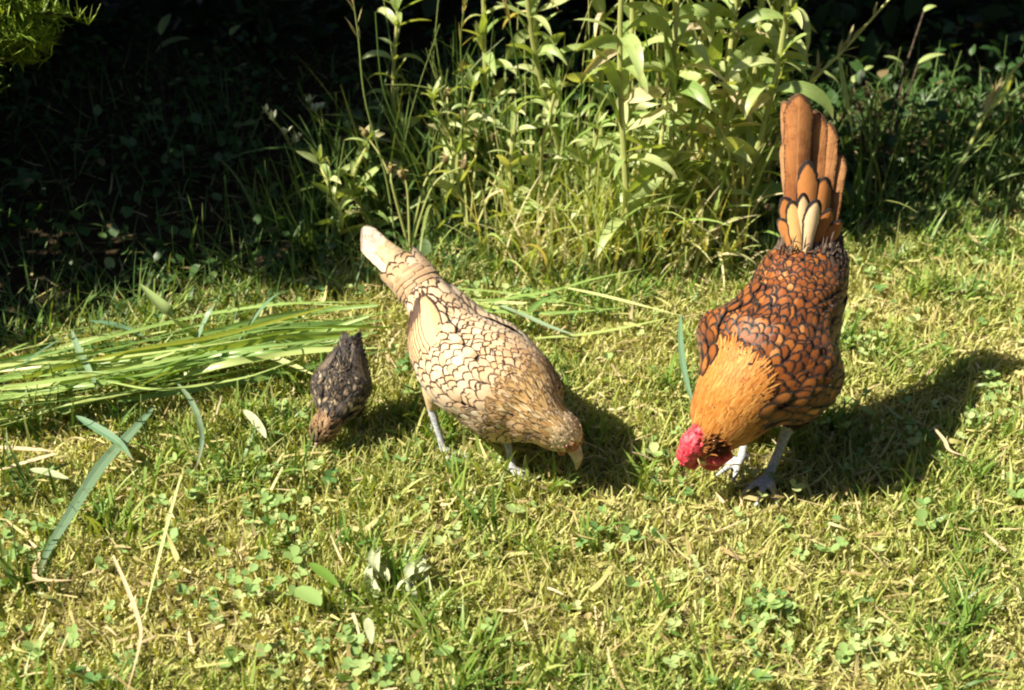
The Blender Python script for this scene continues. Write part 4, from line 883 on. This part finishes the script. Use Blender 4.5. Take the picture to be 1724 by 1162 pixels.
M['r_tail'] = feather_mat('rooster_tail_feathers', [(0, (0.26, 0.09, 0.025)), (0.5, (0.38, 0.155, 0.050)), (1, (0.52, 0.28, 0.12))], (0.03, 0.015, 0.01), 0.86, 1.0, streak=0.75, edge_amt=0.85, base_dark=(0.20, 0.060, 0.014), edge_noise=0.3, mottle=0.75, shaft=(0.42, 0.20, 0.08))
M['r_covert'] = feather_mat('rooster_tail_coverts', [(0, (0.28, 0.085, 0.018)), (0.5, (0.44, 0.18, 0.05)), (0.8, (0.60, 0.36, 0.14)), (1, (0.74, 0.56, 0.36))], (0.013, 0.008, 0.008), 0.74, 0.90, streak=0.35)
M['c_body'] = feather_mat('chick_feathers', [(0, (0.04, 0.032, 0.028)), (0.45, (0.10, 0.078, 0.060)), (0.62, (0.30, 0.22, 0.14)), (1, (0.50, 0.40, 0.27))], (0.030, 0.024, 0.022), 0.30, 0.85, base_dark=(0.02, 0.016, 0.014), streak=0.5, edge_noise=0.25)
M['c_head'] = feather_mat('chick_head_down', [(0, (0.13, 0.075, 0.04)), (0.5, (0.32, 0.19, 0.10)), (1, (0.48, 0.33, 0.20))], None, 0, 1, streak=0.5)
M['c_dark'] = feather_mat('chick_tail_feathers', [(0, (0.018, 0.015, 0.016)), (0.7, (0.06, 0.05, 0.05)), (1, (0.16, 0.13, 0.11))], None, 0, 1, streak=0.4)

def cone_beak(root, base, tip, r, droop, m=None, name='beak'):
    bm = bmesh.new(); base, tip = np.asarray(base, float), np.asarray(tip, float)
    mid = (base + tip) / 2 + np.asarray(droop, float)
    tube_bm(bm, [base, mid, tip], [r, r * 0.72, r * 0.12], 12, 12)
    bmesh.ops.recalc_face_normals(bm, faces=bm.faces)
    me = bpy.data.meshes.new(name); bm.to_mesh(me); bm.free()
    for p in me.polygons: p.use_smooth = True
    return link(name, me, m or M['beak'], root)

def wing_bump(s0, s1, p0, p1, h):
    def f(t, ph):
        ph = (ph + np.pi) % (2 * np.pi) - np.pi
        a = np.clip((t - s0) / (s1 - s0), 0, 1); b = np.clip((ph - p0) / (p1 - p0), 0, 1)
        return h * np.clip(np.sin(np.pi * a), 0, 1) ** 0.8 * np.clip(np.sin(np.pi * b), 0, 1) ** 0.8
    return f

# ---- the buff hen
def build_hen():
    root = empty('hen', gz(820, 775), 'buff laced hen with a pale pointed tail pecking in the middle of the lawn', 'hen')
    c = lambda px, py, Y, w, hu, hd: (at(px, py, Y), w, hu, hd)
    L = Loft([c(640, 412, 1.200, .010, .007, .008), c(671, 441, 1.190, .0138, .010, .013), c(701, 474, 1.176, .0170, .014, .018), c(735, 522, 1.152, .0240, .022, .027),
              c(762, 574, 1.128, .0385, .033, .041), c(797, 615, 1.106, .0465, .042, .046), c(836, 642, 1.088, .0460, .043, .047), c(868, 663, 1.074, .0430, .039, .049),
              c(892, 682, 1.062, .0345, .032, .042), c(909, 699, 1.052, .0255, .0245, .030), c(924, 712, 1.046, .0190, .0190, .021), c(939, 723, 1.044, .0182, .0180, .0190), c(951, 733, 1.043, .0162, .0165, .0165), c(960, 744, 1.044, .0110, .011, .011), c(963, 750, 1.044, .0075, .0075, .0075)])
    fa, fb = gz(747, 757, 0.010), gz(864, 790, 0.010)
    hd = -0.75
    make_body(root, L, [(at(738, 640, 1.112), at(727, 690, 1.108), fa, hd, .0035, .026), (at(850, 690, 1.082), at(852, 735, 1.076), fb, hd, .0035, .026)], M['buffskin'], M['leg'])
    mb = MB()
    s, p = rows(L, 0.70, 0.20, lambda s: 0.0080 if s > 0.35 else 0.0100, lambda s: 0.0094 if s > 0.3 else 0.0105, jit=0.22)
    k = len(s); ln = np.where(s > 0.35, 0.020, 0.027); wd = np.where(s > 0.35, 0.0150, 0.0165)
    feathers(mb, L, s, p, ln * rng.uniform(.9, 1.1, k), wd * rng.uniform(.9, 1.1, k), rng.normal(0, .10, k), 0.0015, 0.0019, rnd=np.clip(rng.normal(.62, .15, k), 0, 1))
    s, p = rows(L, 0.92, 0.66, 0.0062, 0.0072); keep = (s < 0.80) | (np.abs(p) > 1.6); s, p = s[keep], p[keep]; k = len(s)     # small breast and shoulder feathers
    feathers(mb, L, s, p, 0.017, 0.0105 * rng.uniform(.9, 1.15, k), rng.normal(0, .12, k), 0.002, 0.0018, rnd=np.clip(rng.normal(.42, .2, k), 0, 1))
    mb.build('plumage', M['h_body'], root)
    mb = MB(); s, p = rows(L, 0.90, 0.765, 0.0026, 0.0032, -1.8, 1.8, jit=0.45); k = len(s)
    feathers(mb, L, s, p, rng.uniform(.011, .019, k) * np.where(s > .84, .75, 1.1), rng.uniform(.0024, .0042, k), rng.normal(0, .14, k), 0.0018, 0.0022, cols=3, base_w=0.5)
    mb.build('hackle', M['h_neck'], root)
    mb = MB(); s, p = rows(L, 0.975, 0.86, 0.0020, 0.0026, jit=0.4); k = len(s)
    feathers(mb, L, s, p, rng.uniform(.006, .011, k), rng.uniform(.0018, .0030, k), rng.normal(0, .2, k), 0.0008, 0.0011, cols=3, base_w=0.5)
    mb.build('head_feathers', M['h_head'], root)
    # wings
    for sg in (-1, 1):
        p0, p1 = (-2.05, -0.55) if sg < 0 else (0.55, 2.05)
        bump = wing_bump(0.22, 0.76, p0 - 0.1, p1 + 0.1, 0.0065)
        mb = MB(); s, p = rows(L, 0.735, 0.29, 0.0064, 0.0078, p0 + .12, p1 - .12, jit=.22); k = len(s)
        big = np.clip((0.70 - s) / 0.25, 0, 1); q = np.abs(p); keep = s > 0.30 + 0.21 * np.clip((q - .75) / .7, 0, 1); s, p, big = s[keep], p[keep], big[keep]; k = len(s)
        feathers(mb, L, s, p, (0.0135 + 0.008 * big), (0.0092 + 0.0045 * big) * rng.uniform(.88, 1.12, k), sg * -0.10 + rng.normal(0, .11, k), np.interp(s, [.6, .73], [.0036, .0008]), 0.0021, bump, rnd=np.clip(rng.normal(.66, .16, k), 0, 1))
        w = mb.build('wing', M['h_body'], root)
        mb = MB(); n = 11                               # secondaries and primaries, outermost lowest
        f = np.linspace(0, 1, n); ph = sg * ((0.95 if sg < 0 else 1.35) + (0.98 if sg < 0 else .6) * f); s = 0.47 + 0.10 * f
        feathers(mb, L, s, ph, 0.058 + 0.026 * f, 0.0165, sg * (-0.06 - 0.14 * f), 0.0050 - 0.0038 * f, (0.0055 if sg < 0 else 0.0005), bump, cols=9, camber=0.0002, xt=sg * 0.0011, rnd=np.clip(0.30 + 0.2 * f + rng.normal(0, .07, n) + (f > .85) * .5, 0, 1))
        mb.build('flight_feathers', M['h_wing'], w)
    # tail
    tm = MB(); s, p = rows(L, 0.27, 0.140, 0.0066, 0.0074); k = len(s)
    feathers(tm, L, s, p, 0.019, 0.0122, rng.normal(0, .10, k), np.interp(s, [.145, .19, .26], [.0075, .0060, .0012]), 0.0026, rnd=np.clip(rng.normal(.5, .2, k), 0, 1)); tail = tm.build('tail', M['h_body'], root)
    tip = at(611, 384, 1.214); b0 = at(692, 468, 1.176); d = tip - b0
    up = np.array([0.45, -0.55, 0.70]); up = up - d * up.dot(d) / d.dot(d); up /= np.linalg.norm(up)
    sd = np.cross(d / np.linalg.norm(d), up); sd /= np.linalg.norm(sd)
    for k in range(11):
        o = (k - 5) / 5.0; t = MB(); lift = up * (0.004 - 0.003 * abs(o))
        plate(t, b0 + sd * o * 0.010 + lift * .95, tip + sd * o * 0.0085 - d * abs(o) * 0.13 + up * (0.003 - 0.005 * abs(o)), up + sd * o * 1.0, 0.0190, 0.0, rnd=rng.uniform(.3, .95), tipround=0.2, base_w=.75, camber=.06)
        t.build('tail_feather', M['h_tail'], tail)
    # head parts
    cone_beak(root, at(961, 746, 1.040), at(971, 790, 1.046), .0080, np.array([0.003, -0.004, 0.003]))
    for sg in (-1, 1):
        for (sa, pa, r_) in ((.955, .95, .0062), (.965, 1.2, .0065), (.975, 1.0, .0058)):
            cpos = L.ev(np.array([sa]), np.array([sg * pa]), -0.0030)[0]
            if sa == .955: bmf = bmesh.new()
            bmesh.ops.create_icosphere(bmf, subdivisions=2, radius=r_, matrix=MX.Translation(Vector(cpos)))
        link('face_patch', remeshed(bmf, .0009, 3), M['face'], root)
        ball('eye', L.ev(np.array([0.952]), np.array([sg * 1.25]), 0.0012)[0], .0030, M['eye'], root)
        ball('wattle', L.ev(np.array([.985]), np.array([sg * 2.3]), 0.001)[0], .0042, M['face'], root, (1, .8, 1.2))
    bm = bmesh.new()
    for k in range(22):
        q = rng.uniform(-1, 1, 2); pos = L.ev(np.array([0.985 + 0.014 * q[0]]), np.array([q[1] * 0.35]), 0.0002)[0]
        bmesh.ops.create_icosphere(bm, subdivisions=1, radius=.0022, matrix=MX.Translation(Vector(pos)))
    link('comb', remeshed(bm, .0008, 2), M['face'], root)
build_hen()

# ---- the rooster
def build_rooster():
    root = empty('rooster', gz(1310, 800), 'golden rust laced rooster with a red comb and upright tail pecking at the right', 'rooster')
    c = lambda px, py, Y, w, hu, hd: (at(px, py, Y), w, hu, hd)
    L = Loft([c(1366, 408, 1.165, .024, .018, .022), c(1362, 440, 1.152, .034, .024, .030), c(1350, 475, 1.138, .0395, .034, .040), c(1338, 512, 1.122, .0410, .042, .048), c(1320, 550, 1.104, .0450, .048, .054),
              c(1300, 592, 1.086, .0610, .055, .055), c(1275, 631, 1.068, .0580, .052, .041), c(1248, 664, 1.053, .0405, .042, .025), c(1228, 691, 1.045, .0335, .033, .018),
              c(1211, 715, 1.040, .0275, .024, .016), c(1201, 731, 1.038, .0205, .019, .016), c(1192, 745, 1.037, .0165, .016, .0150), c(1185, 757, 1.037, .0115, .012, .012), c(1180, 764, 1.037, .007, .007, .007)])
    HL = lambda p: 0.675 + 0.10 * (np.abs(((p + np.pi) % (2 * np.pi) - np.pi) + .40) / 1.25) ** 2.2      # edge of the hackle cape
    fa, fb = gz(1294, 800, 0.012), gz(1248, 772, 0.010)
    make_body(root, L, [(at(1350, 680, 1.09), at(1326, 722, 1.078), fa, -2.0, .0043, .034), (at(1262, 690, 1.12), at(1256, 735, 1.112), fb, -2.5, .0040, .030)], M['fluff'], M['leg'])
    mb = MB()
    s, p = rows(L, 0.74, 0.0, lambda s: 0.0058 if s < .36 else 0.0068, lambda s: 0.0062 if s < .36 else 0.0075, jit=.27); keep = s < HL(p) + 0.035; s, p = s[keep], p[keep]; k = len(s)
    sm = np.where((s < 0.36), 0.76, 1.0)
    feathers(mb, L, s, p, 0.0155 * sm * rng.uniform(.85, 1.15, k), 0.0105 * sm * rng.uniform(.82, 1.15, k), rng.normal(0, .18, k), 0.0015, 0.0020, rnd=np.clip(rng.normal(.50, .24, k), 0, 1))
    s, p = rows(L, 0.95, 0.66, 0.0066, 0.0074); keep = s < HL(p) + 0.035; s, p = s[keep], p[keep]; k = len(s)
    feathers(mb, L, s, p, np.interp(s, [.8, .95], [.016, .010]), np.interp(s, [.8, .95], [.0112, .007]) * rng.uniform(.9, 1.1, k), rng.normal(0, .14, k), 0.0015, 0.0018, rnd=np.clip(rng.normal(.45, .24, k), 0, 1))
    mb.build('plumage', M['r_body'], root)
    # hackle cape
    mb = MB(); s, p = rows(L, 0.905, 0.66, 0.0015, 0.0021, -1.9, 1.5, jit=0.6)
    lim = HL(p) + rng.normal(0, .006, len(s)); keep = s > lim; s, p, lim = s[keep], p[keep], lim[keep]; k = len(s)
    s_, p_ = rows(L, 0.90, 0.68, 0.0042, 0.0052, -1.9, 1.5, jit=0.4); q = s_ > HL(p_) + .012; s_, p_ = s_[q], p_[q]; q = len(s_)
    feathers(mb, L, s_, p_, .019 * rng.uniform(.8, 1.15, q), rng.uniform(.005, .0075, q), rng.normal(0, .12, q), 0.0022, 0.0012, cols=5, base_w=.8, rnd=np.clip(rng.normal(.5, .2, q), 0, 1))
    ln = np.interp(s, [.66, .80, .9, .96], [.018, .020, .015, .009])
    feathers(mb, L, s, p, ln * rng.uniform(.75, 1.2, k), rng.uniform(.0010, .0021, k), rng.normal(0, .16, k), 0.0032 - .001 * (s > .88), 0.0006, cols=3, camber=.0001, base_w=.6, rnd=np.clip(rng.normal(.55, .27, k), 0, 1))
    s, p = rows(L, 0.905, 0.80, 0.0030, 0.0040, 1.4, 4.5, jit=0.4); k = len(s)
    feathers(mb, L, s, p, np.interp(s, [.82, .98], [.018, .009]), rng.uniform(.0022, .0036, k), rng.normal(0, .12, k), 0.0014, 0.0020, cols=3, base_w=.6, rnd=np.clip(rng.normal(.2, .2, k), 0, 1))
    mb.build('hackle', M['r_hack'], root)
    mb = MB(); s, p = rows(L, 0.985, 0.885, 0.0018, 0.0024, jit=0.5); k = len(s)      # short brown feathers of the face
    feathers(mb, L, s, p, rng.uniform(.005, .009, k), rng.uniform(.0014, .0026, k), rng.normal(0, .25, k), 0.0012, 0.0012, cols=3, base_w=.6)
    mb.build('face_feathers', M['r_face'], root)
    for sg in (-1, 1):
        p0, p1 = (-1.95, -0.75) if sg < 0 else (0.75, 1.95)
        bump = wing_bump(0.26, 0.78, p0 - .1, p1 + .1, 0.0045)
        mb = MB(); s, p = rows(L, 0.735, 0.30, 0.0066, 0.0075, p0 + .1, p1 - .1, jit=.25); k = len(s)
        feathers(mb, L, s, p, 0.0170, 0.0110 * rng.uniform(.9, 1.1, k), sg * -.08 + rng.normal(0, .14, k), 0.003, 0.0022, bump, rnd=np.clip(rng.normal(.52, .24, k), 0, 1))
        w = mb.build('wing', M['r_body'], root)
        mb = MB(); n = 11; f = np.linspace(0, 1, n)
        feathers(mb, L, 0.42 + 0 * f, sg * (1.35 + 0.65 * f), 0.050 + .012 * f, 0.0135, sg * (-.05 - .1 * f), .0016, .002, bump, cols=9, camber=.0002, xt=sg * .0009, rnd=rng.uniform(.2, .6, n))
        mb.build('flight_feathers', M['r_covert'], w)
    # tail: dark fluff at the root, coverts, and the big feathers as sub-parts
    tm = MB(); b = at(1360, 428, 1.136); n = 110
    blades(tm, b + rng.uniform(-1, 1, (n, 3)) * [.026, .012, .005] + [0, 0.008, -.004], rng.uniform(0, 6.28, n), rng.uniform(.010, .024, n), rng.uniform(.0010, .0022, n), rng.uniform(0, .6, n), rng.normal(0, .5, n), 4, lance=True)
    tail = tm.build('tail', M['r_fluff'], root)
    mb = MB(); s, p = rows(L, 0.085, 0.0, 0.0036, 0.0042, -1.7, 1.7, jit=.5); k = len(s)
    feathers(mb, L, s, p, rng.uniform(.010, .017, k), rng.uniform(.0024, .0048, k), rng.normal(0, .3, k), 0.0028, 0.0022, fray=2.0); mb.build('rump_down', M['r_down'], tail)
    face = np.array([-0.15, -1.0, 0.35])
    def tf(tx, ty, tY, bx, by, bY, w, rnd, m='r_tail', yaw=0.0, curl=-0.02, tr=.15, bw=.45, bs=0.0):
        t = MB(); plate(t, at(bx, by, bY), at(tx, ty, tY), face + np.array([yaw, 0, 0]), w, curl, rnd, bw, .22, bs, tipround=tr); t.build('tail_feather', M[m], tail)
    tf(1346, 158, 1.198, 1338, 425, 1.156, .0262, .55, tr=.16)
    tf(1315, 170, 1.212, 1338, 420, 1.164, .024, .75, yaw=-1.6)
    tf(1323, 176, 1.216, 1342, 420, 1.167, .022, .35, yaw=-1.0)
    tf(1369, 186, 1.204, 1370, 425, 1.161, .0225, .60, yaw=-.45)
    tf(1391, 206, 1.200, 1384, 420, 1.160, .0195, .75, yaw=-.5)
    tf(1379, 216, 1.212, 1374, 420, 1.167, .020, .45, yaw=-.3)
    tf(1411, 260, 1.192, 1392, 425, 1.158, .0165, .85, yaw=-.5)
    tf(1406, 252, 1.204, 1390, 425, 1.164, .016, .45, yaw=-.3)
    tf(1316, 240, 1.204, 1335, 425, 1.160, .022, .85, yaw=-1.3)
    # laced coverts in front
    tf(1361, 270, 1.176, 1356, 425, 1.150, .021, .40, 'r_covert', tr=.3)
    tf(1391, 298, 1.174, 1372, 428, 1.150, .022, .38, 'r_covert', yaw=.3, tr=.3)
    tf(1318, 332, 1.160, 1342, 432, 1.142, .020, .30, 'r_covert', yaw=-.6, tr=.32)
    tf(1333, 338, 1.152, 1344, 432, 1.136, .0165, .80, 'r_covert', yaw=-.2, tr=.32)
    tf(1353, 325, 1.150, 1352, 430, 1.138, .0135, .92, 'r_covert', tr=.32)
    tf(1371, 336, 1.144, 1358, 432, 1.134, .0165, .97, 'r_covert', yaw=.2, tr=.32, bs=.05)
    tf(1402, 352, 1.152, 1370, 435, 1.138, .018, .25, 'r_covert', yaw=.6, tr=.32)
    tf(1419, 372, 1.152, 1382, 438, 1.138, .018, .20, 'r_covert', yaw=.8, tr=.32)
    tf(1310, 368, 1.156, 1338, 436, 1.140, .016, .5, 'r_covert', yaw=-1.0, tr=.32)
    tf(1414, 405, 1.150, 1380, 446, 1.138, .016, .22, 'r_covert', yaw=.8, tr=.32)
    # comb, face, wattles
    Mx = __import__('mathutils').Matrix
    bm = bmesh.new(); a, bq = at(1186, 721, 1.030), at(1153, 773, 1.026)
    for k in range(230):
        f = rng.random(); q = rng.normal(0, 1, 3); q /= np.linalg.norm(q)
        pos = a + (bq - a) * f + q * (0.0072 + 0.0055 * math.sin(math.pi * min(f * 1.05, 1)))
        bmesh.ops.create_icosphere(bm, subdivisions=1, radius=rng.uniform(.0013, .0023), matrix=MX.Translation(Vector(pos)))
    tube_bm(bm, [a, (a + bq) / 2 + [-.001, -.001, .001], bq], [.0070, .0125, .0085], 12, 12)
    e1 = at(1172, 785, 1.026); tube_bm(bm, [bq, (bq + e1) / 2, e1], [.0070, .006, .0045], 10, 8)
    link('comb', remeshed(bm, .0007, 3), M['red'], root)
    bm = bmesh.new(); w0 = at(1188, 770, 1.026); w1 = at(1228, 758, 1.030)
    tube_bm(bm, [w0, (w0 + w1) / 2 + [0, -.002, -.002], w1], [.006, .0088, .0075], 12, 12); link('wattle', remeshed(bm, .0009, 2), M['red'], root)
    bm = bmesh.new(); w0 = at(1182, 776, 1.042); w1 = at(1216, 772, 1.050)
    tube_bm(bm, [w0, (w0 + w1) / 2 + [0, -.002, -.003], w1], [.005, .0075, .005], 12, 12); link('wattle', remeshed(bm, .0009, 2), M['red'], root)
    bm = bmesh.new(); w0 = at(1226, 740, 1.020); w1 = at(1233, 754, 1.022)
    tube_bm(bm, [w0, (w0 + w1) / 2, w1], [.0035, .0045, .003], 10, 8); link('earlobe', remeshed(bm, .0009, 2), M['red'], root)
    mb = MB(); ctr = at(1200, 747, 1.021); k = 520        # brown cheek feathers
    q = rng.normal(0, 1, (k, 3)); q /= np.linalg.norm(q, axis=1)[:, None]; q[:, 1] = -np.abs(q[:, 1])
    blades(mb, ctr + q * [.0120, .008, .0135], rng.uniform(-.6, .8, k), rng.uniform(.005, .009, k), rng.uniform(.002, .0035, k), rng.uniform(.5, 1.4, k), rng.normal(0, .3, k), 3, lance=True, rnd=rng.uniform(.0, .45, k))
    mb.build('cheek_feathers', M['r_face'], root)
    ball('eye', at(1203, 744, 1.0105), .0030, M['eye'], root)
    cone_beak(root, at(1184, 768, 1.034), at(1192, 788, 1.050), .0050, np.array([-0.002, -0.002, 0.001]))
build_rooster()

# ---- the chick
def build_chick():
    root = empty('chick', gz(590, 715), 'small dark speckled chick pecking at the left of the hen', 'chick')
    c = lambda px, py, Y, w, hu, hd: (at(px, py, Y), w, hu, hd)
    L = Loft([c(591, 574, 1.160, .0065, .006, .006), c(589, 590, 1.154, .0105, .010, .010), c(585, 612, 1.145, .0165, .017, .018), c(579, 638, 1.135, .0225, .022, .025), c(573, 664, 1.122, .0215, .022, .025),
              c(566, 686, 1.110, .0165, .017, .019), c(557, 703, 1.100, .0110, .0115, .0125), c(549, 717, 1.095, .0115, .0120, .0125), c(541, 730, 1.093, .0095, .0105, .0105), c(535, 740, 1.092, .006, .0065, .0065), c(533, 744, 1.092, .0035, .0035, .0035)])
    make_body(root, L, [(at(596, 675, 1.128), at(603, 700, 1.128), gz(606, 722, .008), -1.9, .0026, .018), (at(566, 680, 1.135), at(560, 712, 1.136), gz(560, 722, .008), -1.9, .0026, .018)], M['fluff'], M['leg'], 0.0013)
    mb = MB(); s, p = rows(L, 0.80, 0.06, 0.0030, 0.0038, jit=0.45); k = len(s)
    feathers(mb, L, s, p, rng.uniform(.007, .012, k), rng.uniform(.0028, .0050, k), rng.normal(0, .35, k), .0010, .0014, rnd=rng.random(k), fray=2.2)
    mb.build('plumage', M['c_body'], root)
    mb = MB(); k = 520; s = rng.uniform(.04, .66, k); p = rng.uniform(-2.6, 2.6, k)
    feathers(mb, L, s, p, rng.uniform(.006, .011, k), rng.uniform(.0005, .0010, k), rng.normal(0, .5, k), .0014, .0042, cols=3); mb.build('down', M['c_body'], root)
    mb = MB(); s, p = rows(L, 0.985, 0.76, 0.0022, 0.0028, jit=0.4); k = len(s)
    feathers(mb, L, s, p, rng.uniform(.005, .009, k), rng.uniform(.0016, .0028, k), rng.normal(0, .3, k), .0008, .0022, cols=3, rnd=np.clip(np.interp(s, [.76, .86, .95], [.2, .55, .35]) + rng.normal(0, .2, k), 0, 1))
    mb.build('head_down', M['c_head'], root)
    for sg in (-1, 1):
        p0, p1 = (-1.9, -0.5) if sg < 0 else (0.5, 1.9); bump = wing_bump(.22, .78, p0 - .1, p1 + .1, .005)
        mb = MB(); s, p = rows(L, .72, .34, .0032, .0042, p0 + .1, p1 - .1, jit=.4); k = len(s)
        feathers(mb, L, s, p, rng.uniform(.009, .014, k), rng.uniform(.0032, .0056, k), sg * -.1 + rng.normal(0, .25, k), .0016, .0016, bump, rnd=rng.uniform(.2, 1, k), fray=2.2)
        n = 7; f = np.linspace(0, 1, n); feathers(mb, L, .42 - .04 * f, sg * (.75 + 1.0 * f), .030, .0070, sg * (-.15 - .1 * f), .0024, .003, bump, rnd=rng.uniform(.2, .6, n))
        mb.build('wing', M['c_body'], root)
    tm = MB(); s, p = rows(L, .2, .03, .004, .005, jit=.35); k = len(s)
    feathers(tm, L, s, p, .014, .006, rng.normal(0, .2, k), .0012, .003)
    b = at(590, 592, 1.150); t = at(592, 568, 1.163)
    for k in range(7): plate(tm, b + [(k - 3) * .0015, 0, 0], t + [(k - 3) * .003, 0, -.001 * abs(k - 3)], (0.1 * (k - 3), -1, .5), .010, rnd=rng.random(), n=10)
    tm.build('tail', M['c_dark'], root)
    cone_beak(root, at(536, 741, 1.090), at(532, 755, 1.088), .0036, np.array([0, -.001, .001]), M['beak'])
    for sg in (-1, 1): ball('eye', L.ev(np.array([.945]), np.array([sg * 1.25]), .0008)[0], .0020, M['eye'], root)
build_chick()
